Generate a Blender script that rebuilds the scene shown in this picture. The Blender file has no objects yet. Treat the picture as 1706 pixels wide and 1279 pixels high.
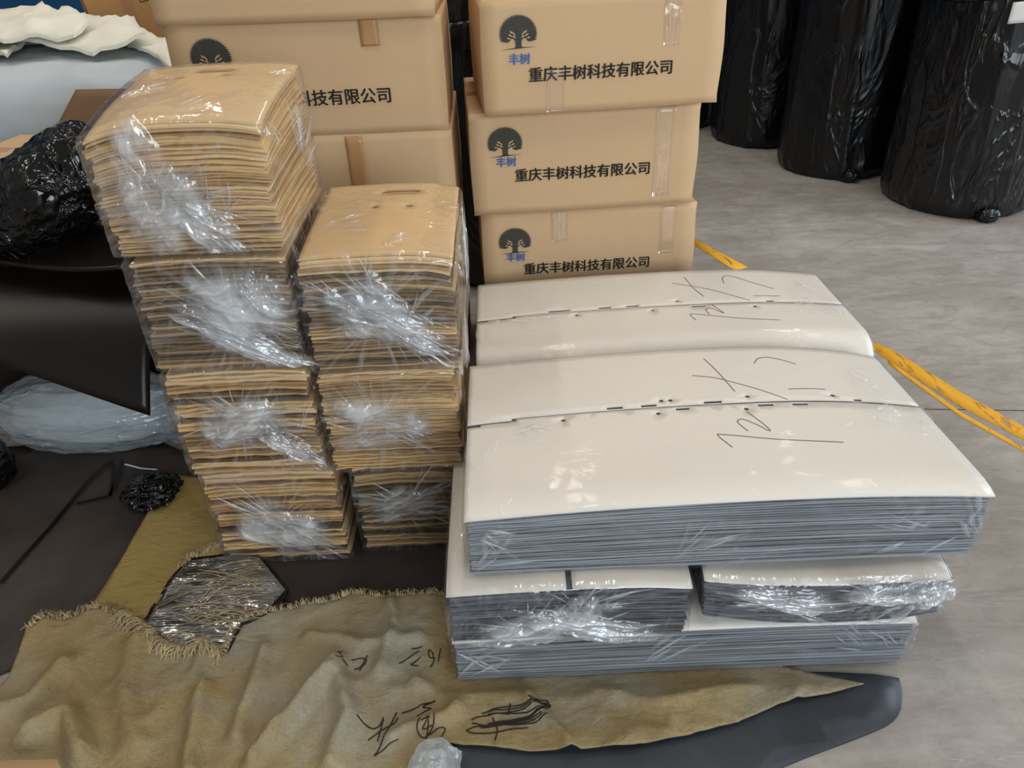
import bpy, bmesh, math, random
import numpy as np
from mathutils import Matrix, Vector
from mathutils.geometry import delaunay_2d_cdt

scene = bpy.context.scene
C = scene.collection
# ------------------------------------------------------------------ camera
FPX, CX, CY = 1283.0, 853.0, 639.5
TH, RO, HC = math.radians(33.2), math.radians(2.4), 1.5
fw = np.array([0, math.cos(TH), -math.sin(TH)])
rt = np.array([1.0, 0, 0]); up = np.array([0, math.sin(TH), math.cos(TH)])
CR = math.cos(RO) * rt - math.sin(RO) * up
CU = math.sin(RO) * rt + math.cos(RO) * up
CO = np.array([0, 0, HC])
cam_data = bpy.data.cameras.new('camera')
cam = bpy.data.objects.new('camera', cam_data); C.objects.link(cam)
cam_data.sensor_width = 36.0; cam_data.lens = FPX / 1706.0 * 36.0
cam_data.clip_start = 0.02; cam_data.clip_end = 100
M = Matrix.Identity(4)
for i in range(3):
    M[i][0], M[i][1], M[i][2], M[i][3] = CR[i], CU[i], -fw[i], CO[i]
cam.matrix_world = M
scene.camera = cam

# ------------------------------------------------------------------ world, lights, exposure
scene.view_settings.view_transform = 'Standard'
scene.view_settings.look = 'None'
scene.view_settings.gamma = 1.0
scene.view_settings.use_curve_mapping = False
scene.view_settings.exposure = 0.0
world = bpy.data.worlds.new('world'); scene.world = world; world.use_nodes = True
wb = world.node_tree.nodes['Background']
wb.inputs[0].default_value = (1.0, 0.965, 0.92, 1); wb.inputs[1].default_value = 0.27


def area(name, loc, target, sx, sy, power, color):
    d = bpy.data.lights.new(name, 'AREA'); d.shape = 'RECTANGLE'; d.size = sx; d.size_y = sy
    d.energy = power; d.color = color
    o = bpy.data.objects.new(name, d); C.objects.link(o); o.location = loc
    o.rotation_euler = (Vector(target) - Vector(loc)).to_track_quat('-Z', 'Y').to_euler()
    return o


area('door_daylight', (2.4, -4.2, 2.3), (0.3, 1.5, 0.3), 3.6, 2.8, 265, (0.80, 0.91, 1.0))
area('side_daylight', (6.4, 2.6, 2.0), (1.2, 2.4, 0.5), 3.0, 2.6, 190, (0.76, 0.88, 1.0))
for lx in (-2.4, 0.2, 2.8):
    for ly in (0.6, 2.9, 5.2):
        area('overhead_strip', (lx, ly, 4.6), (lx, ly, 0), 0.14, 1.5, 20, (1.0, 0.93, 0.83))  # unseen warm overhead strips, made narrow and bright so the film sparkles


# ------------------------------------------------------------------ helpers
def at(x, y, z=0.0):                 # point of the plane z that the photograph shows at (x, y)
    d = fw + CR * (x - CX) / FPX - CU * (y - CY) / FPX
    return CO + d * ((z - HC) / d[2])


def on(x, y, Y):                     # same on the plane Y
    d = fw + CR * (x - CX) / FPX - CU * (y - CY) / FPX
    return CO + d * (Y / d[1])


def lin(r, g, b):
    f = lambda c: (c / 255 / 12.92) if c / 255 <= 0.04045 else ((c / 255 + 0.055) / 1.055) ** 2.4
    return (f(r), f(g), f(b), 1)


def _hash(i, j, k, s):
    n = (i * 374761393 + j * 668265263 + k * 2147483647 + s * 974634777) & 0xffffffff
    n = ((n ^ (n >> 13)) * 1274126177) & 0xffffffff
    n = ((n ^ (n >> 16)) * 2246822519) & 0xffffffff
    return ((n ^ (n >> 15)) & 0xffff) / 65535.0


def vn(p, s=0):                      # value noise, p (N,3) -> 0..1
    p = np.asarray(p, float); i = np.floor(p).astype(np.int64); f = p - i
    f = f * f * (3 - 2 * f); r = 0
    for a in (0, 1):
        for b in (0, 1):
            for c in (0, 1):
                w = (f[:, 0] if a else 1 - f[:, 0]) * (f[:, 1] if b else 1 - f[:, 1]) * (f[:, 2] if c else 1 - f[:, 2])
                r = r + w * _hash(i[:, 0] + a, i[:, 1] + b, i[:, 2] + c, s)
    return r


def fbm(p, s=0, o=4):
    r, a, t = 0, 1.0, 0
    p = np.asarray(p, float)
    for k in range(o):
        r = r + a * vn(p * 2 ** k, s + k * 17); t += a; a *= 0.5
    return r / t


def ridge(p, s=0, o=3):
    r, a, t = 0, 1.0, 0
    p = np.asarray(p, float)
    for k in range(o):
        r = r + a * (1 - np.abs(2 * vn(p * 2 ** k, s + k * 31) - 1)) ** 2; t += a; a *= 0.5
    return r / t


def v3(x, y, z=0.0):
    x = np.asarray(x, float); return np.stack([x, np.asarray(y, float) + 0 * x, z + 0 * x], 1)


def raw(name, verts, faces, mat=None, parent=None, smooth=True, attr=None):
    me = bpy.data.meshes.new(name)
    me.from_pydata([tuple(map(float, v)) for v in verts], [], [tuple(map(int, f)) for f in faces])
    if smooth: me.polygons.foreach_set('use_smooth', [True] * len(me.polygons))
    if attr is not None:
        a = me.attributes.new('fold', 'FLOAT', 'POINT'); a.data.foreach_set('value', np.asarray(attr, np.float32))
    for m in (mat if isinstance(mat, (list, tuple)) else [mat]):
        if m: me.materials.append(m)
    me.update()
    o = bpy.data.objects.new(name, me); C.objects.link(o)
    if parent: o.parent = parent
    return o


def fix_normals(o):
    bm = bmesh.new(); bm.from_mesh(o.data); bmesh.ops.recalc_face_normals(bm, faces=bm.faces[:]); bm.to_mesh(o.data); bm.free(); return o


def tag(o, label, cat, group=None, kind=None):
    o['label'] = label; o['category'] = cat
    if group: o['group'] = group
    if kind: o['kind'] = kind
    return o


def thing(name, label, cat, loc, rz=0.0, group=None, rot=None):
    o = bpy.data.objects.new(name, None); C.objects.link(o); o.empty_display_size = 0.05
    o.location = loc; o.rotation_euler = rot if rot else (0, 0, rz)
    return tag(o, label, cat, group)


def inside(px, py, poly):
    r = np.zeros(len(px), bool); n = len(poly); j = n - 1
    for i in range(n):
        xi, yi = poly[i]; xj, yj = poly[j]
        c = ((yi > py) != (yj > py))
        with np.errstate(divide='ignore', invalid='ignore'):
            r ^= c & (px < (xj - xi) * (py - yi) / (yj - yi) + xi)
        j = i
    return r


def resample(poly, res, closed=True):
    out = []; n = len(poly)
    for i in range(n if closed else n - 1):
        a = np.array(poly[i], float); b = np.array(poly[(i + 1) % n], float)
        k = max(1, int(round(np.linalg.norm(b - a) / res)))
        for t in range(k): out.append(a + (b - a) * t / k)
    if not closed: out.append(np.array(poly[-1], float))
    return np.array(out)


def smooth_poly(poly, it=2):         # Chaikin corner cutting
    p = np.array(poly, float)
    for _ in range(it):
        q = np.roll(p, -1, 0)
        p = np.stack([p * 0.75 + q * 0.25, p * 0.25 + q * 0.75], 1).reshape(-1, 2)
    return p


def plate(name, outline, zf, thick, res, mat, parent=None, holes=(), smooth=True, edge_mat=False):
    """a sheet: outline polygon in xy, top surface z = zf(x, y), real thickness, real holes"""
    rim = resample(outline, res); pts = [rim]; edges = [(i, (i + 1) % len(rim)) for i in range(len(rim))]
    base = len(rim); hp = []
    for h in holes:
        h = resample(h, min(res, 0.008)); pts.append(h); hp.append(h)
        edges += [(base + i, base + (i + 1) % len(h)) for i in range(len(h))]; base += len(h)
    allp = np.concatenate(pts)
    lo, hi = rim.min(0), rim.max(0)
    gx, gy = np.meshgrid(np.arange(lo[0] + res / 2, hi[0], res), np.arange(lo[1] + res / 2, hi[1], res))
    g = np.stack([gx.ravel(), gy.ravel()], 1)
    g = g + (np.stack([vn(v3(g[:, 0] * 91, g[:, 1] * 91), 5), vn(v3(g[:, 0] * 91, g[:, 1] * 91), 9)], 1) - 0.5) * res * 0.3
    keep = inside(g[:, 0], g[:, 1], rim)
    for h in hp: keep &= ~inside(g[:, 0], g[:, 1], h)
    g = g[keep]
    d = np.full(len(g), 9.0)
    for q in allp: d = np.minimum(d, np.hypot(g[:, 0] - q[0], g[:, 1] - q[1]))
    g = g[d > res * 0.45]
    vs = np.concatenate([allp, g])
    ov, oe, of, *_ = delaunay_2d_cdt([Vector(p) for p in vs], edges, [], 1, 1e-6)
    ov = np.array([tuple(v) for v in ov])
    tri = np.array([f for f in of if len(f) == 3])
    cen = ov[tri].mean(1)
    ok = inside(cen[:, 0], cen[:, 1], rim)
    for h in hp: ok &= ~inside(cen[:, 0], cen[:, 1], h)
    tri = tri[ok]
    a = ov[tri]; cr = (a[:, 1, 0] - a[:, 0, 0]) * (a[:, 2, 1] - a[:, 0, 1]) - (a[:, 1, 1] - a[:, 0, 1]) * (a[:, 2, 0] - a[:, 0, 0])
    tri[cr < 0] = tri[cr < 0][:, ::-1]
    z = zf(ov[:, 0], ov[:, 1]); n = len(ov)
    top = np.column_stack([ov, z]); bot = np.column_stack([ov, z - thick])
    cnt = {}
    for t in tri:
        for i in range(3):
            e = (int(t[i]), int(t[(i + 1) % 3])); cnt[e] = 1
    sides = [(e[1], e[0], e[0] + n, e[1] + n) for e in cnt if (e[1], e[0]) not in cnt]
    faces = [tuple(t) for t in tri] + [tuple(x + n for x in t[::-1]) for t in tri] + sides
    o = raw(name, np.concatenate([top, bot]), faces, mat, parent, False)
    me = o.data; k = len(tri)
    if smooth: me.polygons.foreach_set('use_smooth', [True] * k + [True] * k + [False] * len(sides))
    if edge_mat:
        me.polygons.foreach_set('material_index', [0] * k + [0] * k + [1] * len(sides))
    return o


def patch(name, P, thick, mat, parent=None, attr=None):
    """curved sheet from a grid of points P (n, m, 3), thickened along its normals"""
    P = np.asarray(P, float); n, m = P.shape[:2]
    nu = np.gradient(P, axis=0); nvv = np.gradient(P, axis=1)
    N = np.cross(nu, nvv); N /= np.linalg.norm(N, axis=2, keepdims=True) + 1e-9
    V = np.concatenate([P.reshape(-1, 3), (P - N * thick).reshape(-1, 3)]); k = n * m; F = []
    for i in range(n - 1):
        for j in range(m - 1):
            a = i * m + j; q = (a, a + m, a + m + 1, a + 1)
            F.append(q); F.append(tuple(x + k for x in q[::-1]))
    for i in range(n - 1):
        a = i * m; F.append((a + m, a, a + k, a + m + k)); a += m - 1; F.append((a, a + m, a + m + k, a + k))
    for j in range(m - 1):
        F.append((j, j + 1, j + 1 + k, j + k)); a = (n - 1) * m + j; F.append((a + 1, a, a + k, a + 1 + k))
    if attr is not None: attr = np.concatenate([attr.ravel()] * 2)
    o = raw(name, V, F, mat, parent, True, attr)
    return fix_normals(o)


def blob(name, c, r, disp, mat, parent=None, nu=72, nv=44, pw=1.0, flat=None, attr=None):
    """closed lump: superellipsoid with displacement disp(dirs, pos) along its radius; flat = floor height"""
    V, F = [], []
    th = np.linspace(0, 2 * np.pi, nu, endpoint=False); ph = np.linspace(-np.pi / 2, np.pi / 2, nv)
    T, Ph = np.meshgrid(th, ph); sg = lambda x: np.sign(x) * np.abs(x) ** pw
    d = np.stack([sg(np.cos(Ph)) * sg(np.cos(T)), sg(np.cos(Ph)) * sg(np.sin(T)), sg(np.sin(Ph))], -1).reshape(-1, 3)
    k = disp(d)
    p = d * np.array(r) * (1 + k)[:, None] + np.array(c)
    if flat is not None: p[:, 2] = np.maximum(p[:, 2], flat)
    for i in range(nv - 1):
        for j in range(nu):
            a, b = i * nu + j, i * nu + (j + 1) % nu
            F.append((a, b, b + nu, a + nu))
    o = raw(name, p, F, mat, parent, True, k if attr else None)
    bm = bmesh.new(); bm.from_mesh(o.data); bmesh.ops.remove_doubles(bm, verts=bm.verts[:], dist=1e-5)
    bmesh.ops.recalc_face_normals(bm, faces=bm.faces[:]); bm.to_mesh(o.data); bm.free()
    return o


def ribbon(name, lines, width, zf, mat, parent=None, lift=0.0012):
    """pen strokes / strips lying on a surface z = zf(x, y): lines of xy points"""
    V, F = [], []
    for ln in lines:
        p = resample(ln, 0.006, False); n = len(p)
        if n < 2: continue
        t = np.gradient(p, axis=0); t /= np.linalg.norm(t, axis=1, keepdims=True) + 1e-9
        nr = np.stack([-t[:, 1], t[:, 0]], 1) * width / 2
        for s in (1, -1):
            q = p + s * nr; z = zf(p[:, 0], p[:, 1])
            V += list(np.column_stack([q, z + lift]))
        b = len(V) - 2 * n
        for i in range(n - 1): F.append((b + i, b + n + i, b + n + i + 1, b + i + 1))
    return raw(name, V, F, mat, parent, False)


def spline(pts, k=8):                # Catmull-Rom through points
    p = np.array(pts, float); p = np.vstack([2 * p[0] - p[1], p, 2 * p[-1] - p[-2]]); out = []
    for i in range(1, len(p) - 2):
        for t in np.linspace(0, 1, k, endpoint=False):
            a, b, c, d = p[i - 1], p[i], p[i + 1], p[i + 2]
            out.append(0.5 * (2 * b + (c - a) * t + (2 * a - 5 * b + 4 * c - d) * t * t + (3 * b - 3 * c + d - a) * t ** 3))
    out.append(p[-2]); return np.array(out)


def sm(a, b, x):
    t = np.clip((x - a) / (b - a), 0, 1); return t * t * (3 - 2 * t)


# ------------------------------------------------------------------ materials
class NT:
    def __init__(s, name):
        s.m = bpy.data.materials.new(name); s.m.use_nodes = True; s.t = s.m.node_tree; s.t.nodes.clear()
        s.out = s.t.nodes.new('ShaderNodeOutputMaterial'); s.co = s.t.nodes.new('ShaderNodeTexCoord')

    def n(s, typ, **kw):
        nd = s.t.nodes.new('ShaderNode' + typ)
        for k, v in kw.items():
            if k in ('data_type', 'blend_type', 'operation', 'wave_type', 'bands_direction', 'feature', 'attribute_name', 'noise_dimensions', 'interpolation'):
                setattr(nd, k, v)
            else: s.put(nd, k, v)
        return nd

    def put(s, nd, k, v):
        key = k.replace('_', ' ') if not k.isdigit() and not (k[0] == 'i' and k[1:].isdigit()) else None
        sock = nd.inputs[int(k[1:])] if key is None else nd.inputs[key]
        if isinstance(v, bpy.types.NodeSocket): s.t.links.new(v, sock)
        else: sock.default_value = v

    def map(s, sc, rot=(0, 0, 0), src='Object'):
        return s.n('Mapping', Vector=s.co.outputs[src], Scale=sc, Rotation=rot).outputs[0]

    def noise(s, vec, scale, detail=4, rough=0.55, dist=0.0):
        return s.n('TexNoise', Vector=vec, Scale=scale, Detail=detail, Roughness=rough, Distortion=dist).outputs[0]

    def ramp(s, fac, stops):
        r = s.n('ValToRGB', Fac=fac); e = r.color_ramp.elements
        while len(e) < len(stops): e.new(0.5)
        for el, (p, c) in zip(e, stops): el.position = p; el.color = c if isinstance(c, tuple) else (c, c, c, 1)
        return r.outputs[0]

    def mixc(s, fac, a, b, mode='MIX'):
        nd = s.n('Mix', data_type='RGBA', blend_type=mode)
        s.put(nd, 'i0', fac); s.put(nd, 'i6', a); s.put(nd, 'i7', b); return nd.outputs[2]

    def math(s, op, a, b=0.0, clamp=False):
        nd = s.n('Math', operation=op); nd.use_clamp = clamp; s.put(nd, 'i0', a); s.put(nd, 'i1', b); return nd.outputs[0]

    def bump(s, h, strength, dist=0.01, normal=None):
        nd = s.n('Bump', Height=h, Strength=strength, Distance=dist)
        if normal is not None: s.put(nd, 'Normal', normal)
        return nd.outputs[0]

    def bsdf(s, color, rough=0.6, normal=None, spec=0.5, **kw):
        b = s.n('BsdfPrincipled', Base_Color=color, Roughness=rough, **kw)
        b.inputs['Specular IOR Level'].default_value = spec
        if normal is not None: s.put(b, 'Normal', normal)
        s.t.links.new(b.outputs[0], s.out.inputs[0]); return b

    def done(s, sh=None):
        if sh is not None: s.t.links.new(sh, s.out.inputs[0])
        return s.m


def m_plain(name, col, rough=0.6, spec=0.5, var=0.12, sc=6.0, bump=0.0, bsc=40):
    t = NT(name); v = t.map((1, 1, 1))
    n = t.noise(v, sc, 5)
    c = t.mixc(t.ramp(n, [(0.3, 0.0), (0.7, 1.0)]), tuple(x * (1 - var) for x in col[:3]) + (1,), tuple(min(1, x * (1 + var)) for x in col[:3]) + (1,))
    nm = t.bump(t.noise(v, bsc, 4), bump, 0.004) if bump else None
    t.bsdf(c, rough, nm, spec); return t.done()


def m_kraft(name, col, var=0.1, rough=0.62, flute=0.25, spec=0.35, rnd=None):
    t = NT(name); v = t.map((1, 1, 1))
    n = t.noise(t.map((3, 3, 60)), 3.0, 4); n2 = t.noise(v, 2.5, 5)
    c = t.mixc(n, tuple(x * (1 - var) for x in col[:3]) + (1,), tuple(min(1, x * (1 + var)) for x in col[:3]) + (1,))
    c = t.mixc(t.ramp(n2, [(0.35, 0.0), (0.75, 0.35)]), c, tuple(x * 0.8 for x in col[:3]) + (1,))
    if rnd:
        oi = t.n('ObjectInfo').outputs['Random']
        c = t.mixc(1.0, c, t.ramp(oi, rnd), 'MULTIPLY')
    w = t.n('TexWave', Vector=v, Scale=38.0, Distortion=0.6, wave_type='BANDS', bands_direction='X').outputs[1]
    nm = t.bump(w, flute, 0.0006)
    nm = t.bump(t.noise(v, 9, 4), 0.25, 0.004, nm)
    t.bsdf(c, rough, nm, spec); return t.done()


def m_film(name, base=0.012, gain=0.55, tint=(0.88, 0.92, 0.96, 1), rough=0.09, crumple=0.4, fres=0.33, streak=(10, 10, 3), rot=(0.2, 0.7, 0.3), bump=0.5, lines=0.10, cap=0.5):
    t = NT(name)
    a = t.n('Attribute', attribute_name='fold').outputs['Fac']
    v = t.map((1, 1, 1)); vs = t.map(streak, rot)
    st = t.noise(vs, 1.6, 3, 0.5, 0.6)
    big = t.ramp(t.noise(v, 6.0, 3), [(0.42, 0.0), (0.68, 1.0)])
    ridge = t.math('MULTIPLY', t.ramp(st, [(0.47, 0.0), (0.5, 1.0), (0.53, 0.0)]), big)
    vo = t.n('TexVoronoi', Vector=t.n('Mapping', Vector=vs, Scale=(1.6, 1.6, 1.6)).outputs[0], Scale=1.6, feature='DISTANCE_TO_EDGE').outputs['Distance']
    cr = t.ramp(vo, [(0.0, 1.0), (0.10, 0.0)])
    h = t.math('ADD', st, t.math('MULTIPLY', cr, crumple * 0.35))
    h = t.math('ADD', h, t.math('MULTIPLY', ridge, 0.25))
    h = t.math('MULTIPLY', h, t.math('ADD', 0.25, t.math('MULTIPLY', big, 0.9)))
    nm = t.bump(h, bump, 0.02)
    hz = t.math('MULTIPLY', a, gain)
    hz = t.math('ADD', hz, t.math('MULTIPLY', ridge, lines))
    hz = t.math('ADD', hz, base, True)
    milk = t.n('MixShader', i0=0.3, i1=t.n('BsdfDiffuse', Color=tint, Normal=nm).outputs[0], i2=t.n('BsdfTranslucent', Color=tint).outputs[0]).outputs[0]
    body = t.n('MixShader', i0=hz, i1=t.n('BsdfTransparent', Color=(0.99, 0.99, 0.99, 1)).outputs[0], i2=milk).outputs[0]
    lw = t.n('LayerWeight', Blend=fres, Normal=nm).outputs['Fresnel']
    lw = t.math('MINIMUM', t.math('ADD', lw, t.math('MULTIPLY', a, 0.08)), cap)
    gl = t.n('BsdfGlossy', Color=(1, 1, 1, 1), Roughness=rough, Normal=nm).outputs[0]
    return t.done(t.n('MixShader', i0=lw, i1=body, i2=gl).outputs[0])


def m_black_plastic(name, col, rough, sc, strength=0.9, spec=0.5, crack=0.0):
    t = NT(name); v = t.map(sc, (0.3, 0.2, 0.5)); v1 = t.map((1, 1, 1))
    a = t.noise(v, 1.0, 5, 0.55, 0.8)
    b = t.ramp(t.noise(v, 2.3, 3, 0.5, 1.2), [(0.42, 0.0), (0.5, 1.0), (0.58, 0.0)])
    vo = t.n('TexVoronoi', Vector=v1, Scale=9.0, feature='DISTANCE_TO_EDGE').outputs['Distance']
    h = t.math('ADD', a, t.math('MULTIPLY', b, 0.35))
    h = t.math('ADD', h, t.math('MULTIPLY', t.ramp(vo, [(0.0, 1.0), (0.08, 0.0)]), crack))
    nm = t.bump(h, strength, 0.03)
    t.bsdf(col, rough, nm, spec); return t.done()


def m_floor():
    t = NT('concrete'); v = t.map((1, 1, 1))
    a = t.noise(v, 0.9, 6, 0.6, 0.3); b = t.noise(t.map((1.2, 5.0, 1), (0, 0, 0.12)), 1.4, 7, 0.62, 0.6); f = t.noise(v, 60, 4)
    c = t.mixc(t.ramp(a, [(0.3, 0.0), (0.7, 1.0)]), lin(150, 141, 132), lin(192, 186, 178))
    c = t.mixc(t.ramp(b, [(0.42, 0.0), (0.72, 0.55)]), c, lin(122, 112, 104))
    st = t.ramp(t.noise(t.map((2.2, 9, 1), (0, 0, -0.05)), 1.1, 6, 0.7, 1.0), [(0.60, 0.0), (0.76, 0.7)])
    c = t.mixc(st, c, lin(96, 88, 80))
    c = t.mixc(t.math('MULTIPLY', f, 0.16), c, lin(90, 84, 78))
    mo = t.noise(t.map((3.5, 6, 1), (0, 0, 0.3)), 2.2, 8, 0.72, 0.8)
    c = t.mixc(t.ramp(mo, [(0.40, 0.0), (0.66, 0.5)]), c, lin(118, 110, 103))
    sc_ = t.ramp(t.noise(t.map((1.3, 14, 1), (0, 0, 0.22)), 1.7, 5, 0.6, 1.4), [(0.49, 0.0), (0.5, 0.35), (0.51, 0.0)])
    c = t.mixc(t.math('MULTIPLY', sc_, t.ramp(mo, [(0.4, 0.0), (0.6, 1.0)])), c, lin(205, 200, 192))
    nm = t.bump(f, 0.12, 0.004)
    t.bsdf(c, t.math('ADD', 0.42, t.math('MULTIPLY', b, 0.3)), nm, 0.35); return t.done()


def m_line():
    t = NT('worn_yellow_paint'); v = t.map((1, 1, 1))
    w = t.ramp(t.noise(t.map((30, 7, 1), (0, 0, 0.35)), 1.3, 6, 0.68, 0.5), [(0.55, 0.0), (0.63, 1.0)])
    c = t.mixc(t.noise(v, 9, 5), lin(226, 160, 22), lin(240, 178, 48))
    b = t.bsdf(c, 0.55)
    tr = t.n('BsdfTransparent').outputs[0]
    return t.done(t.n('MixShader', i0=w, i1=b.outputs[0], i2=tr).outputs[0])


def m_woven(name, col, col2, wash=0.0):
    t = NT(name); v = t.map((1, 1, 1))
    w1 = t.n('TexWave', Vector=v, Scale=105.0, Distortion=1.2, Detail=1.0, wave_type='BANDS', bands_direction='X').outputs[1]
    w2 = t.n('TexWave', Vector=v, Scale=105.0, Distortion=1.2, Detail=1.0, wave_type='BANDS', bands_direction='Y').outputs[1]
    w = t.math('MULTIPLY', w1, w2)
    n = t.noise(v, 4.0, 5, 0.6, 0.4)
    c = t.mixc(t.ramp(n, [(0.3, 0.0), (0.7, 1.0)]), col, col2)
    c = t.mixc(t.ramp(t.noise(v, 2.6, 4, 0.5, 0.6), [(0.45, 0.0), (0.62, wash)]), c, lin(158, 160, 148))
    c = t.mixc(t.math('MULTIPLY', w, 0.45), c, tuple(min(1, x * 1.45) for x in col2[:3]) + (1,))
    c = t.mixc(t.math('MULTIPLY', t.noise(v, 120, 3), 0.45), c, tuple(x * 0.45 for x in col[:3]) + (1,))
    nm = t.bump(w, 0.5, 0.002)
    nm = t.bump(t.noise(t.map((1, 1.8, 1), (0, 0, 0.5)), 22, 4, 0.6, 0.6), 0.55, 0.010, nm)
    t.bsdf(c, 0.5, nm, 0.4); return t.done()


def m_board(name, col, col2, rough=0.5):
    """dark board with a fine light flute line along its edge"""
    t = NT(name); oi = t.n('ObjectInfo').outputs['Random']
    n = t.noise(t.map((2, 2, 300)), 1.0, 3)
    c = t.mixc(t.ramp(n, [(0.35, 0.0), (0.65, 1.0)]), col, col2)
    c = t.mixc(1.0, c, t.ramp(oi, [(0.0, 0.72), (1.0, 1.12)]), 'MULTIPLY')
    t.bsdf(c, rough, None, 0.4); return t.done()


KRAFT_RND = [(0.0, (0.55, 0.50, 0.46, 1)), (0.25, (0.8, 0.77, 0.74, 1)), (0.6, (1.0, 1.0, 1.0, 1)), (1.0, (1.22, 1.24, 1.24, 1))]
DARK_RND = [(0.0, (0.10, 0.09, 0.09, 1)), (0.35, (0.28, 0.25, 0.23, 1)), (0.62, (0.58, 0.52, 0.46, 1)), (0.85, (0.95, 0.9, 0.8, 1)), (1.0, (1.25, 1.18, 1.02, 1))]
MIX_RND = [(0.0, (0.10, 0.08, 0.07, 1)), (0.25, (0.26, 0.20, 0.16, 1)), (0.45, (0.62, 0.52, 0.42, 1)), (0.65, (0.95, 0.88, 0.76, 1)), (1.0, (1.3, 1.3, 1.2, 1))]
MAT = {}
MAT['floor'] = m_floor(); MAT['line'] = m_line()
MAT['carton'] = m_kraft('carton_kraft', lin(202, 168, 128), 0.05, 0.6, 0.15)
MAT['carton_end'] = m_kraft('carton_kraft_end', lin(190, 140, 88), 0.08, 0.6, 0.3)
MAT['kraft'] = m_kraft('kraft_sheet', lin(212, 176, 122), 0.1, 0.6, 0.1, rnd=KRAFT_RND)
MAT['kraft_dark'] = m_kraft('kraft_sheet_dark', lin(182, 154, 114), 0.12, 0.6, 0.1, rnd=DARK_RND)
MAT['kraft_mix'] = m_kraft('kraft_sheet_mixed', lin(206, 170, 116), 0.12, 0.6, 0.1, rnd=MIX_RND)
MAT['kraft_top'] = m_kraft('kraft_top', lin(219, 187, 140), 0.04, 0.5, 0.05)
MAT['board'] = m_board('black_board', lin(104, 108, 114), lin(160, 164, 168))
MAT['board_dark'] = m_board('black_board_loose', lin(66, 68, 74), lin(122, 124, 130))
MAT['white'] = m_plain('white_coated_board', lin(222, 215, 204), 0.42, 0.45, 0.03, 3.0, 0.03, 30)
MAT['film'] = m_film('stretch_film', bump=0.30, lines=0.14, streak=(7, 7, 2.5), crumple=0.15, cap=0.4)
MAT['film_thin'] = m_film('stretch_film_thin', 0.008, 0.5, crumple=0.2, fres=0.13, streak=(3, 6, 8), rot=(0, 0.3, 0.25), bump=0.14, lines=0.07, cap=0.2)
MAT['film_knot'] = m_film('film_gathered', 0.0, 0.92, (0.92, 0.95, 0.99, 1), 0.11, 0.0, 0.36, (16, 16, 5), (0.3, 0.9, 0.2), 0.6, 0.0)
MAT['clear_tape'] = m_film('clear_tape_film', 0.0, 0.0, (0.95, 0.88, 0.78, 1), 0.10, 0.1, 0.3, (45, 45, 2), (0, 0, 0), 0.35, 0.4, 0.22)
MAT['brown_tape'] = m_plain('brown_tape', lin(176, 134, 88), 0.3, 0.5, 0.05, 8)
MAT['print'] = m_plain('dark_print', lin(62, 60, 52), 0.7, 0.3, 0.15, 60)
MAT['print_blue'] = m_plain('blue_print', lin(104, 138, 196), 0.7, 0.3, 0.08, 60)
MAT['ink'] = m_plain('ink', lin(38, 34, 32), 0.6, 0.3, 0.1, 20)
MAT['pencil'] = m_plain('brown_ink', lin(110, 92, 82), 0.6, 0.3, 0.1, 20)
MAT['roll'] = m_black_plastic('black_roll_film', lin(12, 13, 15), 0.32, (2.2, 2.2, 0.9), 0.45, 0.4)
MAT['roll_shiny'] = m_black_plastic('black_roll_film_shiny', lin(13, 14, 17), 0.25, (3, 3, 0.9), 0.6, 0.5)
MAT['bag_black'] = m_black_plastic('black_bag_film', lin(8, 9, 10), 0.12, (4, 4, 2.2), 0.6, 0.5, 0.05)
MAT['foam_black'] = m_plain('black_foam', lin(20, 14, 10), 0.33, 0.3, 0.15, 2.0, 0.05, 20)  # brown tint in the base imitates kraft reflected in the foam
MAT['mat_dark'] = m_plain('dark_mat', lin(62, 55, 50), 0.6, 0.3, 0.3, 5, 0.15, 60)
MAT['mat_brown'] = m_plain('dark_brown_mat', lin(48, 40, 36), 0.6, 0.3, 0.3, 4, 0.12, 50)
MAT['slab'] = m_plain('dark_slab', lin(54, 57, 62), 0.5, 0.4, 0.35, 4, 0.1, 40)
MAT['woven'] = m_woven('woven_sack', lin(134, 113, 72), lin(170, 150, 108), 0.75)
MAT['woven_gold'] = m_woven('woven_sack_gold', lin(146, 122, 66), lin(174, 150, 92))
MAT['fray'] = m_plain('frayed_yarn', lin(168, 150, 112), 0.5, 0.4, 0.25, 30)
MAT['clear_bag'] = m_film('clear_bag_film', 0.34, 0.7, (0.70, 0.76, 0.79, 1), 0.16, 0.5, 0.36, (3, 8, 10), (0, 0.15, 0.3), 0.7, 0.25)
MAT['wadding'] = m_plain('white_wadding', lin(184, 192, 196), 0.8, 0.2, 0.06, 3, 0.25, 12)
MAT['cloth'] = m_plain('white_cloth', lin(228, 224, 208), 0.8, 0.2, 0.05, 5, 0.2, 16)
MAT['blue'] = m_plain('blue_wall', lin(12, 78, 124), 0.5, 0.4, 0.12, 1.2)
MAT['panel_brown'] = m_kraft('brown_panel', lin(120, 92, 64), 0.1, 0.6, 0.1)
MAT['label_white'] = m_plain('paper_white', lin(232, 232, 234), 0.6, 0.3, 0.02)
MAT['dark_strip'] = m_film('dark_strip_film', 0.02, 0.5, (0.80, 0.72, 0.62, 1), 0.14, 0.3, 0.36, (4, 40, 30), (0, 0, -0.4), 0.4, 0.45)
MAT['hole'] = m_plain('joint_grey', lin(92, 84, 76), 0.8, 0.1, 0.1)  # plain dark grey of the thin floor joint


def struct(o, label=None):
    o['kind'] = 'structure'; return o


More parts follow.
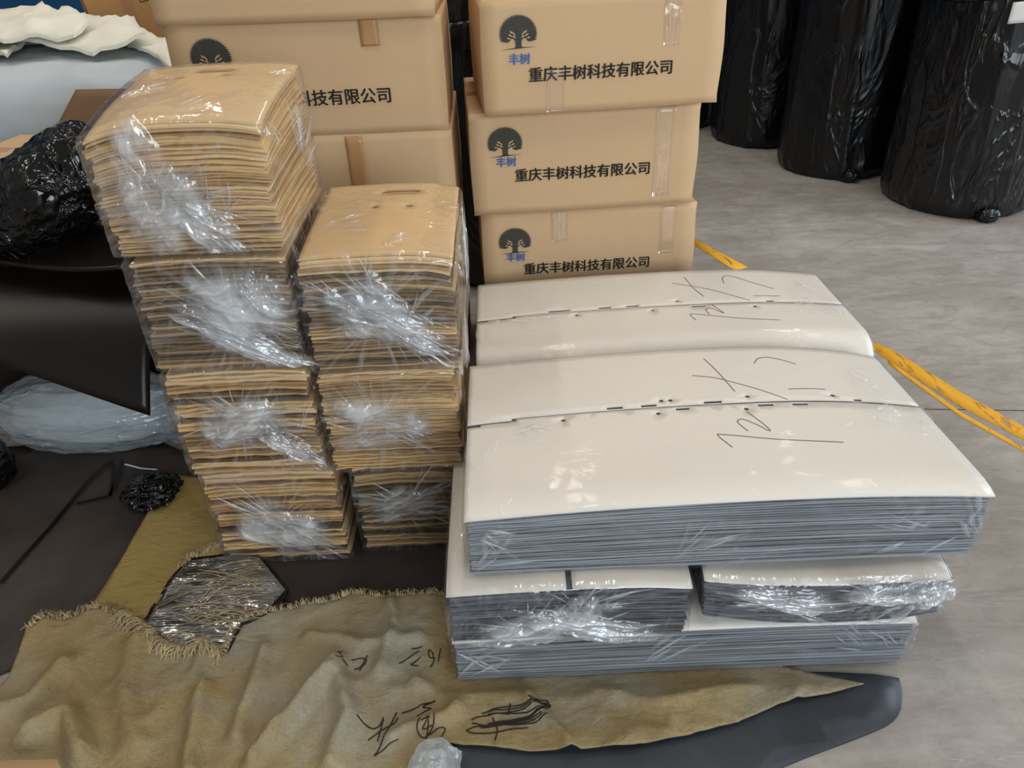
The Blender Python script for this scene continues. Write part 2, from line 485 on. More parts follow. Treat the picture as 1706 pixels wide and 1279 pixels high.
# ------------------------------------------------------------------ setting
def box_mesh(name, x0, x1, y0, y1, z0, z1, mat, parent=None):
    v = [(x, y, z) for z in (z0, z1) for y in (y0, y1) for x in (x0, x1)]
    f = [(0, 2, 3, 1), (4, 5, 7, 6), (0, 1, 5, 4), (2, 6, 7, 3), (0, 4, 6, 2), (1, 3, 7, 5)]
    return raw(name, v, f, mat, parent, False)


struct(box_mesh('floor', -12, 12, -8, 7.2, -0.1, 0, MAT['floor']))
struct(box_mesh('wall_back', -12, 12, 7.0, 7.2, 0, 4.6, MAT['blue']))
flat = lambda z: (lambda x, y: np.full(len(x), z))
P2 = lambda l, z=0.0: [tuple(at(x, y, z)[:2]) for x, y in l]
# yellow lane line on the concrete: the wide stripe, its far end, the thin worn stripe beside it
a, b = at(1700, 727)[:2], at(1476, 580)[:2]
struct(plate('trim_1', [(0.903, 3.56), (0.868, 3.53), (1.02, 3.14), (1.085, 3.17)], flat(0.0012), 0.001, 0.2, MAT['line']))
struct(plate('trim_2', P2([(1440, 566), (1466, 574), (1500, 590), (1600, 653), (1706, 711), (1900, 815), (1900, 843), (1706, 733), (1600, 678), (1500, 613), (1440, 575)]), flat(0.0012), 0.001, 0.2, MAT['line']))
struct(plate('trim_3', P2([(1480, 600), (1500, 614), (1600, 686), (1706, 746), (1900, 862), (1900, 874), (1706, 753), (1600, 694), (1495, 618), (1480, 606)]), flat(0.0012), 0.001, 0.2, MAT['line']))
struct(plate('trim_4', P2([(1380, 680), (1380, 678.6), (1900, 686), (1900, 687.4)]), flat(0.0008), 0.0006, 0.3, MAT['hole']))  # thin dark joint in the concrete


# ------------------------------------------------------------------ printed cartons
def text_mesh(name, s, width, mat, parent, loc, bold=0.0):
    cu = bpy.data.curves.new('tmp', 'FONT'); cu.body = s; cu.size = 0.05; cu.extrude = 0.0; cu.offset = bold; cu.resolution_u = 2
    cu.align_x = 'LEFT'; ob = bpy.data.objects.new('tmp', cu); C.objects.link(ob)
    dg = bpy.context.evaluated_depsgraph_get(); dg.update()
    me = bpy.data.meshes.new_from_object(ob.evaluated_get(dg))
    bpy.data.objects.remove(ob)
    co = np.array([v.co[:] for v in me.vertices]); lo, hi = co.min(0), co.max(0)
    k = width / (hi[0] - lo[0])
    for v in me.vertices:
        v.co = ((v.co.x - lo[0]) * k, 0.0, (v.co.y - lo[1]) * k)
    bm = bmesh.new(); bm.from_mesh(me); src = bm.faces[:]
    for dx, dz in ((0.0010, 0), (-0.0010, 0), (0.0005, 0.0005), (-0.0005, -0.0005), (0, 0.0007)):
        r_ = bmesh.ops.duplicate(bm, geom=src)
        bmesh.ops.translate(bm, vec=(dx, 0, dz), verts=[g for g in r_['geom'] if isinstance(g, bmesh.types.BMVert)])
    bm.to_mesh(me); bm.free()
    me.materials.clear(); me.materials.append(mat); me.name = name
    o = bpy.data.objects.new(name, me); C.objects.link(o); o.parent = parent; o.location = loc
    return o


def tree_logo(parent, x, y, z, w):
    """serrated round tree over a tapered ground line, printed flat on the carton"""
    V, F, Mi = [], [], []
    pts = []
    for i in range(61):
        t = math.radians(200 - 220 * i / 60); r = 0.52 * (1.0 if i % 2 == 0 else 0.885)
        pts.append((r * math.cos(t), 0.36 + 0.92 * r * math.sin(t)))
    left = [(-0.30, 0.155), (-0.22, 0.20), (-0.24, 0.25), (-0.14, 0.25), (-0.08, 0.20), (-0.075, 0.06), (-0.10, 0.02)]
    right = [(-p[0], p[1]) for p in left[::-1]]
    poly = pts + right[::-1][::1] if False else pts + [(-a[0], a[1]) for a in left] + left[::-1]
    n0 = len(V); V += [(p[0] * w, 0, p[1] * w) for p in poly]; F.append(tuple(range(n0, n0 + len(poly)))); Mi.append(0)
    n0 = len(V); V += [(-0.5 * w, 0, -0.03 * w), (0.0, 0, -0.005 * w), (0.5 * w, 0, 0.02 * w), (0.0, 0, 0.03 * w)]; F.append((n0, n0 + 1, n0 + 2, n0 + 3)); Mi.append(0)
    for s in (-1, 1):                       # light gaps between the branches
        for cx, cz, a, l in ((0.13, 0.37, 0.9, 0.07), (0.22, 0.33, 0.5, 0.06), (0.12, 0.29, 0.4, 0.05), (0.20, 0.41, 1.0, 0.045), (0.27, 0.26, 0.2, 0.04)):
            n0 = len(V)
            for q in range(8):
                u, v = l * math.cos(q * math.pi / 4), 0.016 * math.sin(q * math.pi / 4)
                V.append((s * (cx + u * math.cos(a) - v * math.sin(a)) * w, -0.0003, (cz + u * math.sin(a) + v * math.cos(a)) * w))
            F.append(tuple(range(n0, n0 + 8))); Mi.append(1)
    o = raw('tree_emblem', V, F, [MAT['print'], MAT['carton']], parent, False)
    o.data.polygons.foreach_set('material_index', Mi)
    bm = bmesh.new(); bm.from_mesh(o.data); bmesh.ops.triangulate(bm, faces=bm.faces[:]); bm.to_mesh(o.data); bm.free()
    o.location = (x, y, z); return o


NAME = '\u91cd\u5e86\u4e30\u6811\u79d1\u6280\u6709\u9650\u516c\u53f8'; SHORT = '\u4e30\u6811'


def carton(label, x, y, z, w, h, d, rz, seed, printed=True, tapes=(), roll=0.0, group='printed cartons', tv=0.28, bv=0.46):
    t = thing('cardboard_box', label, 'box', (x, y, z), 0, group, (0, roll, rz))
    rng = np.random.default_rng(seed)
    # body: rounded, slightly bulged, front at local y = 0, x centred
    nx, ny, nz = 16, 10, 8
    def face(f):
        a, b = np.meshgrid(np.linspace(-1, 1, 15), np.linspace(-1, 1, 15), indexing='ij'); o = np.ones_like(a)
        return {'f': (a, -o, b), 'k': (-a, o, b), 'l': (-o, -a, b), 'r': (o, a, b), 't': (a, b, o), 'u': (a, -b, -o)}[f]
    V, F = [], []
    for f in 'fklrtu':
        q = np.stack(face(f), -1).reshape(-1, 3); n0 = len(V) and sum(len(v) for v in V)
        hs = np.array([w / 2, d / 2, h / 2]); p = q * hs; r = 0.004
        inn = np.clip(p, -(hs - r), hs - r); nn = p - inn; ln = np.linalg.norm(nn, axis=1, keepdims=True)
        p = inn + nn / (ln + 1e-9) * r
        bul = 0.006 * np.prod(np.where(np.abs(q) > 0.999, 1, 1 - q ** 2), axis=1) * (vn(q * 1.3 + seed, seed) + 0.3)
        p = p + (nn / (ln + 1e-9)) * bul[:, None]
        V.append(p + np.array([0, d / 2, h / 2]))
        for i in range(14):
            for j in range(14):
                k = n0 + i * 15 + j; F.append((k, k + 15, k + 16, k + 1))
    o = raw('box_body', np.concatenate(V), F, MAT['carton'], t)
    bm = bmesh.new(); bm.from_mesh(o.data); bmesh.ops.remove_doubles(bm, verts=bm.verts[:], dist=1e-5)
    bmesh.ops.recalc_face_normals(bm, faces=bm.faces[:]); bm.to_mesh(o.data); bm.free()
    # top flaps meeting in the middle, with a tape over the joint; end flaps at the short sides
    for s in (0, 1):
        y0, y1 = (0.003, d / 2 - 0.001) if s == 0 else (d / 2 + 0.001, d - 0.003)
        box_mesh('top_flap', -w / 2 + 0.004, w / 2 - 0.004, y0, y1, h - 0.001, h + 0.003, MAT['carton'], t)
    box_mesh('seam_tape', -w / 2, w / 2, d / 2 - 0.024, d / 2 + 0.024, h + 0.003, h + 0.0036, MAT['brown_tape'], t)
    if printed:
        yf = -0.0075
        text_mesh('lettering', NAME, 0.60 * w, MAT['print'], o, (-0.31 * w, yf, tv * h), 0.0)
        tree_logo(o, -0.35 * w, yf, 0.60 * h, 0.15 * w)
        text_mesh('lettering', SHORT, 0.085 * w, MAT['print_blue'], o, (-0.39 * w, yf, bv * h), 0.0)
    for (u, v0, v1, tw, mat) in tapes:
        x0 = (u - 0.5) * w
        P = np.zeros((14, 5, 3)); vv = np.linspace(v1, v0, 14); uu = np.linspace(-tw / 2, tw / 2, 5)
        P[..., 0] = x0 + uu[None, :]; P[..., 2] = (vv * h)[:, None]; P[..., 1] = -0.0082 - 0.002 * vn(np.stack([P[..., 0].ravel() * 90, P[..., 2].ravel() * 25, P[..., 0].ravel() * 0], 1), seed).reshape(14, 5)
        patch('packing_tape', P, 0.0004, MAT[mat], o, np.zeros((14, 5)))
    return t


ctape = 'clear_tape'
# left stack, five high
LX, LY, LW, LH, LD = -0.518, 2.25, 0.735, 0.302, 0.50
carton('closed brown carton at the foot of the left carton stack', LX, LY, 0.0, LW, LH - 0.004, LD, 0.01, 1, False)
carton('closed brown carton second from the floor in the left stack', LX + 0.01, LY, LH, LW, LH - 0.004, LD, 0.02, 2, False)
carton('blank fronted brown carton under the printed one, right behind the shorter kraft stack', LX + 0.006, LY, 2 * LH, LW, LH - 0.004, LD, 0.01, 3, False, [(0.62, 0.0, 1.0, 0.05, 'brown_tape')])
carton('brown carton whose dark lettering is half hidden by the tall kraft stack', LX, LY, 3 * LH, LW, LH - 0.004, LD, 0.015, 4, True, [(0.74, 0.78, 1.0, 0.05, 'brown_tape')])
carton('brown carton on top of the left stack, only its bottom strip in view', LX - 0.012, LY - 0.02, 4 * LH, LW, LH - 0.004, LD, -0.01, 5, False)
# right stack, four high
RW, RH, RD = 0.675, 0.30, 0.50
carton('closed brown carton at the foot of the right carton stack', 0.262, 2.28, 0.0, RW, 0.322, RD, 0.02, 6, False)
carton('lowest visible printed brown carton, right above the rear white bundle', 0.262, 2.275, 0.325, 0.67, 0.318, RD, 0.05, 7, True, [(0.87, 0.5, 1.0, 0.05, ctape), (0.36, 0.7, 1.0, 0.05, ctape)], tv=0.36, bv=0.51)
carton('middle printed brown carton of the right stack with tree emblem', 0.243, 2.265, 0.648, 0.67, 0.296, RD, 0.055, 8, True, [(0.85, 0.1, 1.0, 0.055, ctape)], tv=0.335, bv=0.495)
carton('topmost printed brown carton of the right stack with long hanging tape', 0.283, 2.215, 0.955, 0.655, 0.285, RD, 0.085, 9, True, [(0.78, 0.55, 1.0, 0.045, ctape), (0.30, 0.0, 0.4, 0.05, ctape)], 0.0, tv=0.295)


# ------------------------------------------------------------------ wrapped bundles of sheets
def slab_sheet(name, w, d, t, zf, mat, parent, rng, jit=0.003, nx=12, ny=6, wave=0.0, seed=0):
    """one sheet, x centred, front edge at y = 0, closed, bent by zf(u, v)"""
    u = np.linspace(-1, 1, nx + 1); v = np.linspace(0, 1, ny + 1)
    U, Vv = np.meshgrid(u, v, indexing='ij')
    X = U * w / 2; Yy = Vv * d
    ej = (vn(v3(U.ravel() * 7 + seed * 3.1, Vv.ravel() * 5), seed) - 0.5).reshape(U.shape) * jit * 2
    Yy = Yy + np.where(Vv == 0, ej, 0); X = X + np.where(np.abs(U) == 1, ej, 0)
    Z = zf(U, Vv) + wave * (vn(v3(U.ravel() * 2.2 + seed, Vv.ravel() * 2), seed + 7) - 0.5).reshape(U.shape)
    top = np.stack([X, Yy, Z + t], -1); bot = np.stack([X, Yy, Z], -1)
    n, m = nx + 1, ny + 1; k = n * m
    F = []
    for i in range(nx):
        for j in range(ny):
            a = i * m + j; F.append((a, a + m, a + m + 1, a + 1)); F.append((a + k, a + 1 + k, a + m + 1 + k, a + m + k))
    for i in range(nx):
        a = i * m; F.append((a, a + k, a + m + k, a + m)); a += ny; F.append((a, a + m, a + m + k, a + k))
    for j in range(ny):
        F.append((j, j + 1, j + 1 + k, j + k)); a = nx * m + j; F.append((a, a + k, a + 1 + k, a + 1))
    return raw(name, np.concatenate([top.reshape(-1, 3), bot.reshape(-1, 3)]), F, mat, parent, False)


def film_shell(name, w, d, h, topf, mat, parent, seed, gathers=(), gap=0.005, n=(80, 44, 60), amp=0.006, r=0.016, diag=0.35, pleats=()):
    """thin wrap around a bundle: rounded box open at the bottom, pulled into folds that run to the gather points"""
    hx, hy, hz = w / 2 + gap, d / 2 + gap, h / 2 + gap / 2
    V, F, off = [], [], 0
    def add(fx, na, nb):
        nonlocal off
        a, b = np.meshgrid(np.linspace(-1, 1, na), np.linspace(-1, 1, nb), indexing='ij'); o = np.ones_like(a)
        q = np.stack(fx(a, b, o), -1).reshape(-1, 3); V.append(q)
        for i in range(na - 1):
            for j in range(nb - 1):
                k = off + i * nb + j; F.append((k, k + nb, k + nb + 1, k + 1))
        off += na * nb
    add(lambda a, b, o: (a, -o, b), n[0], n[2]); add(lambda a, b, o: (-a, o, b), n[0], n[2])
    add(lambda a, b, o: (-o, -a, b), n[1], n[2]); add(lambda a, b, o: (o, a, b), n[1], n[2]); add(lambda a, b, o: (a, b, o), n[0], n[1])
    q = np.concatenate(V); hs = np.array([hx, hy, hz]); p = q * hs
    inn = np.clip(p, [-(hx - r), -(hy - r), -hz], [hx - r, hy - r, hz - r]); nn = p - inn
    nn /= np.linalg.norm(nn, axis=1, keepdims=True) + 1e-9
    p = inn + nn * np.where(np.linalg.norm(p - inn, axis=1, keepdims=True) > 1e-9, r, 0)
    # diagonal tension folds all over
    g = np.stack([p[:, 0] * 9 + p[:, 2] * 14 + p[:, 1] * 11, p[:, 0] * 2.2 - p[:, 2] * 1.6, p[:, 1] * 3], 1)
    rg = ridge(g, seed, 3); fold = rg ** 7 * diag
    dsp = (rg ** 2 * diag - 0.1) * amp * 0.6 + (fbm(p * 14, seed + 3) - 0.5) * amp * 0.5
    frontness = sm(-hy + 0.03, -hy + 0.004, p[:, 1])
    for (u, v, R, st) in gathers:
        cx, cz = u * w / 2, (v - 0.5) * h
        dx, dz = p[:, 0] - cx, p[:, 2] - cz
        rho = np.hypot(dx, dz); ang = np.arctan2(dz, dx)
        k = ridge(np.stack([np.cos(ang) * 8 + 3, np.sin(ang) * 8, rho * 4], 1), seed + 11, 2)
        fall = np.exp(-(rho / R) ** 1.4)
        fk = k ** 6 * fall * st * frontness
        dsp = dsp + k ** 3 * fall * st * frontness * amp * 1.2 + fall * frontness * st * 0.002
        fold = np.maximum(fold, fk)
    p = p + nn * np.clip(dsp, -0.0035, 0.03)[:, None]
    # follow the bent top, proportionally to height
    fr = (p[:, 2] + hz) / (2 * hz)
    p[:, 2] += topf(np.clip(p[:, 0] / (w / 2), -1, 1), np.clip((p[:, 1] / d) + 0.5, 0, 1)) * np.clip(fr, 0, 1.02)
    p = p + np.array([0, d / 2, hz])
    # pleats: long sharp tucks of doubled film standing proud of the face, running out from a gather
    rng = random.Random(seed * 7 + 1); pv, pf, pa = [], [], []; base = len(p)
    for (face, u0, v0, ang, spread, num, lmin, lmax) in pleats:
        for q_ in range(num):
            a_ = ang + rng.gauss(0, spread); L = rng.uniform(lmin, lmax); wd = rng.choice((rng.uniform(0.0010, 0.0022), rng.uniform(0.002, 0.0065))); cur = rng.uniform(-0.5, 0.5)
            st_ = rng.uniform(0.0, 0.06); span = d if face == 'r' else w; face2 = 'f' if face == 't' else face
            hx0 = (u0 * span / 2 if face2 == 'f' else (0.5 + u0 / 2) * d) + math.cos(a_) * st_ + rng.gauss(0, 0.012); hz0 = v0 * (d if face == 't' else h) + math.sin(a_) * st_ + rng.gauss(0, 0.010)
            ns = 9; al = rng.uniform(0.35, 0.9) if wd < 0.0022 else rng.uniform(0.12, 0.42)
            for k_ in range(ns):
                f_ = k_ / (ns - 1); tp = math.sin(math.pi * min(0.97, f_ * 0.9 + 0.1)) ** 0.8
                ca_, sa_ = math.cos(a_ + cur * f_), math.sin(a_ + cur * f_)
                lim = (w / 2 + gap - 0.004) if face2 == 'f' else None
                X_ = min(max(hx0, -lim), lim) if lim else min(max(hx0, 0.004), d - 0.004); Z_ = min(max(hz0, 0.004), (d if face == 't' else h + 0.004))
                for e_, hh_ in ((-1, 0.0), (0, 1.0), (1, 0.0)):
                    xo, zo = X_ - sa_ * wd * tp * e_, Z_ + ca_ * wd * tp * e_; up_ = gap + 0.0012 + hh_ * (0.0015 + wd * 1.1) * tp
                    if face == 't':
                        pv.append((xo, zo, h + up_ - 0.001 + float(topf(np.array([max(-1, min(1, xo / (w / 2)))]), np.array([max(0, min(1, zo / d))]))[0]))); pa.append(al * tp * 0.6); continue
                    U_ = np.array([max(-1, min(1, xo / (w / 2))) if face == 'f' else 1.0]); V_ = np.array([0.0 if face == 'f' else xo / d])
                    zo = zo + float(topf(U_, V_)[0]) * zo / h
                    pv.append((xo, -up_, zo) if face == 'f' else (w / 2 + up_, xo, zo)); pa.append(al * tp)
                n_ = base + len(pv) - 3
                if k_: pf += [(n_ - 3, n_ - 2, n_ + 1, n_), (n_ - 2, n_ - 1, n_ + 2, n_ + 1)]
                hx0 += ca_ * L / ns; hz0 += sa_ * L / ns
    if pv:
        p = np.concatenate([p, np.array(pv)]); F = F + pf; fold = np.concatenate([fold, np.array(pa)])
    o = raw(name, p, F, mat, parent, True, np.clip(fold, 0, 1))
    bm = bmesh.new(); bm.from_mesh(o.data); bmesh.ops.remove_doubles(bm, verts=bm.verts[:], dist=2e-5)
    bmesh.ops.recalc_face_normals(bm, faces=bm.faces[:]); bm.to_mesh(o.data); bm.free()
    return o


def film_knot(parent, cx, cz, rx, rz, tilt, seed, y0=-0.013, deep=0.016, mat='film_knot', na=110, nr=80, dens=1.0):
    """the crumpled gathered end of a wrap: ragged pleated film bunched on the front of the bundle"""
    S, T = np.meshgrid(np.linspace(-1.25, 1.25, na), np.linspace(-1.25, 1.25, nr), indexing='ij'); sv, tv = S.ravel(), T.ravel()
    wx = sv + 0.5 * (fbm(v3(sv * 1.6 + seed, tv * 1.6), seed, 3) - 0.5); wy = tv + 0.9 * (fbm(v3(sv * 1.4, tv * 1.4 + seed), seed + 1, 3) - 0.5)
    rho = np.hypot(wx, wy) + 0.75 * (fbm(v3(sv * 2.6, tv * 2.6, seed), seed + 2, 4) - 0.5)
    fall = sm(1.0, 0.25, rho)
    ang = np.arctan2(wy + 0.25, wx + 0.9) * 5          # pleats fan out from one side
    pl = ridge(v3(ang * 1.3 + wy * 2, wx * 0.9 + seed), seed + 5, 3)
    cr = ridge(v3(sv * rx * 12 + seed, tv * rz * 38 + sv * rx * 8), seed + 9, 2)
    cloud = fbm(v3(sv * 2.2 + 9, tv * 2.2, seed), seed + 13, 4)
    Yv = y0 - fall * (deep * (0.3 + 0.8 * cloud + 0.25 * cr) + 0.006 * pl ** 2)
    c, s = math.cos(tilt), math.sin(tilt); X, Zz = sv * rx * 1.15, tv * rz * 1.15
    P = np.stack([cx + X * c - Zz * s, Yv, np.maximum(cz + X * s + Zz * c, 0.004 + 0.004 * pl)], -1)
    thick = np.clip(fall * (0.42 + 1.5 * (cloud - 0.3)) * (0.5 + 0.9 * pl ** 2) + fall * 1.2 * np.clip(pl - 0.68, 0, 1), 0, 0.92) * dens
    F = []; dead = (fall <= 0.001)
    for i in range(na - 1):
        for j in range(nr - 1):
            a = i * nr + j; q = (a, a + nr, a + nr + 1, a + 1)
            if not (dead[q[0]] and dead[q[1]] and dead[q[2]] and dead[q[3]]): F.append(q)
    o = raw('film_gather', P, F, MAT[mat], parent, True, thick)
    bm = bmesh.new(); bm.from_mesh(o.data); bmesh.ops.delete(bm, geom=[v for v in bm.verts if not v.link_faces], context='VERTS'); bm.to_mesh(o.data); bm.free()
    return o


def kraft_bundle(label, x, y, z, w, d, h, n, mat, seed, bow, gathers, knots, rz=0.0, light=(), lean=0.0, top_holes=(), wave=0.006, jit=0.004, side_pleats=8):
    t = thing('cardboard_bundle', label, 'cardboard bundle', (x, y, z), rz, 'film wrapped kraft bundles')
    rng = random.Random(seed); nr = np.random.default_rng(seed); pitch = h / n
    k = 0.0
    for i in range(n):
        f = (i + 0.5) / n
        zf = (lambda U, Vv, f=f, i=i: i * pitch + bow(U, Vv) * f)
        last = i == n - 1
        m = MAT['kraft_top'] if (i in light or last) else MAT[mat]
        ox = 0.006 * math.sin(i * 0.7 + seed) * rng.random() + rng.uniform(-jit, jit) + lean * f
        oy = rng.uniform(0, jit * 2.2) + 0.006 * (math.sin(i * 0.31 + seed) + 1) * 0.5
        ww = w - 0.014 - rng.uniform(0, 0.006)
        if i >= n - 3 and top_holes:
            zt = lambda X, Y: (i * pitch + bow(X / (w / 2), Y / d) + pitch * 0.72)
            o = plate('cardboard_sheet', [(-ww / 2, 0.004), (ww / 2, 0.004), (ww / 2, d - 0.006), (-ww / 2, d - 0.006)], zt, pitch * 0.6, 0.02, m, t, top_holes if last else [[((px - top_holes[0][0][0]) * 1 + top_holes[0][0][0], py) for px, py in hh] for hh in top_holes])
        else:
            o = slab_sheet('cardboard_sheet', ww, d - 0.02, pitch * rng.uniform(0.55, 0.8), zf, m, t, nr, 0.003, wave=min(wave, pitch * 0.5) * (0.4 if last else 1), seed=seed * 100 + i)
        o.location = (ox, oy, 0)
        o.rotation_euler = (0, 0, rng.uniform(-0.006, 0.006))
    pls = []
    for kk in knots:
        u_, v_ = kk[0] / (w / 2), kk[1] / h
        pls += [('f', u_, v_, kk[4] - 0.15, 0.25, 9, 0.08, 0.2), ('f', u_, v_, kk[4] + math.pi - 0.1, 0.3, 7, 0.06, 0.17), ('f', u_, v_, 1.0, 0.5, 4, 0.05, 0.13), ('f', u_, v_, 2.2, 0.4, 5, 0.05, 0.15), ('f', u_, v_, -1.4, 0.6, 4, 0.03, 0.09)]
    pls += [('r', 0.2, 0.35, 0.9, 0.5, side_pleats, 0.06, 0.2), ('r', -0.5, 0.7, 2.4, 0.5, side_pleats // 2, 0.05, 0.15)]
    pls += [('t', -0.75, 0.35, 0.5, 0.35, 7, 0.03, 0.09), ('t', 0.0, 0.1, 0.3, 0.5, 4, 0.03, 0.07), ('t', 0.6, 0.6, 0.6, 0.3, 2, 0.03, 0.07)]
    fw_ = film_shell('film_wrap', w, d, h, bow, MAT['film'], t, seed, gathers, pleats=pls)
    for kk in knots: film_knot(fw_, *kk)
    return t


def slot(cx, cy, w, h):
    r = h / 2; p = []
    for i in range(9): a = -math.pi / 2 + math.pi * i / 8; p.append((cx + w / 2 - r + r * math.cos(a), cy + r * math.sin(a)))
    for i in range(9): a = math.pi / 2 + math.pi * i / 8; p.append((cx - w / 2 + r + r * math.cos(a), cy + r * math.sin(a)))
    return p


def disc(cx, cy, r, n=14): return [(cx + r * math.cos(2 * math.pi * i / n), cy + r * math.sin(2 * math.pi * i / n)) for i in range(n)]


bow1 = lambda U, V: -0.030 * (1 - V) ** 3 - 0.016 * np.abs(U) ** 3 * (1 - 0.5 * V) - 0.012 * np.clip(-U, 0, 1) ** 2 * (1 - V) + 0.012
bow0 = lambda U, V: -0.006 * (1 - V) ** 3 - 0.006 * np.abs(U) ** 3
bowR = lambda U, V: -0.012 * (1 - V) ** 3 - 0.012 * np.clip(U, 0, 1) ** 3 - 0.005 * np.abs(U) ** 3
KX = -0.62
kraft_bundle('crumpled film wrapped kraft bundle at the foot of the tall stack', -0.610, 1.470, 0.014, 0.335, 0.33, 0.303, 36, 'kraft_mix', 21, bow0,
             [(0.0, 0.45, 0.16, 1.0), (0.5, 0.2, 0.1, 0.8)], [(0.01, 0.135, 0.13, 0.08, -0.55, 3)], 0.0, (35, 34, 33, 30, 5))
kraft_bundle('kraft bundle with thick light bands, second from the floor in the tall stack', -0.620, 1.458, 0.323, 0.33, 0.33, 0.294, 27, 'kraft_mix', 22, bow0,
             [(-0.05, 0.5, 0.15, 1.0), (0.6, 0.3, 0.1, 0.8)], [(0.0, 0.16, 0.105, 0.085, 0.1, 7), (0.09, 0.08, 0.075, 0.03, -0.7, 8)], 0.0, (26, 25, 24, 16, 15, 13, 6, 2, 1))
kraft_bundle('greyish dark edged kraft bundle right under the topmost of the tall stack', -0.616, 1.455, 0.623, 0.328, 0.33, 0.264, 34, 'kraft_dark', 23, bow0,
             [(0.25, 0.5, 0.17, 1.0), (-0.5, 0.7, 0.12, 0.6)], [(0.045, 0.14, 0.11, 0.10, -0.4, 12), (0.05, 0.07, 0.16, 0.035, -0.55, 13)], 0.0, (), 0.004)
kraft_bundle('topmost and largest kraft bundle of the tall stack, bowed top sheet', -0.616, 1.460, 0.892, 0.348, 0.375, 0.276, 40, 'kraft', 24, bow1,
             [(-0.25, 0.45, 0.17, 1.0), (0.4, 0.25, 0.12, 0.7)], [(-0.055, 0.125, 0.085, 0.125, 0.25, 17), (0.03, 0.06, 0.08, 0.05, -0.7, 18)], 0.0, (39, 38, 20, 6), 0.0,
             (slot(0.0, 0.305, 0.09, 0.03), disc(-0.06, 0.255, 0.010), disc(0.035, 0.26, 0.010)))
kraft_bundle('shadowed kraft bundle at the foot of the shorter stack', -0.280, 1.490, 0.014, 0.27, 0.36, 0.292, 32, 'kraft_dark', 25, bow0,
             [(0.0, 0.5, 0.15, 0.6)], [(0.0, 0.16, 0.10, 0.06, 0.2, 21, -0.013, 0.010, 'film_knot', 110, 80, 0.5)])
kraft_bundle('even thin sheeted kraft bundle in the middle of the shorter stack', -0.283, 1.462, 0.311, 0.322, 0.38, 0.284, 46, 'kraft', 26, bow0,
             [(-0.1, 0.5, 0.17, 0.9)], [(-0.03, 0.14, 0.11, 0.10, 0.0, 25, -0.013, 0.012, 'film_knot', 110, 80, 0.8)], 0.0, (45, 44))
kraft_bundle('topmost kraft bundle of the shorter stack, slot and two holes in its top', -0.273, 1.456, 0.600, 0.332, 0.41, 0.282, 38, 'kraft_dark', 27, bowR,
             [(-0.05, 0.5, 0.17, 1.0), (0.5, 0.75, 0.09, 0.6)], [(-0.02, 0.15, 0.10, 0.085, -0.45, 29), (0.05, 0.11, 0.12, 0.035, -0.6, 30)], 0.0, (37, 36, 35, 33, 12), 0.0,
             (slot(0.022, 0.345, 0.095, 0.034), disc(-0.03, 0.25, 0.008), disc(0.05, 0.25, 0.009)))


# ------------------------------------------------------------------ white topped bundles
def bowW(a, bl, brf, brb):
    def f(U, V):
        l = np.clip(0.25 - U, 0, 2) / 1.25; r = np.clip(U - 0.25, 0, 1) / 0.75
        return a - bl * l ** 2 - (brf + (brb - brf) * V) * r ** 2.2 - 0.011 * np.clip(1 - V / 0.11, 0, 1) ** 2
    return f


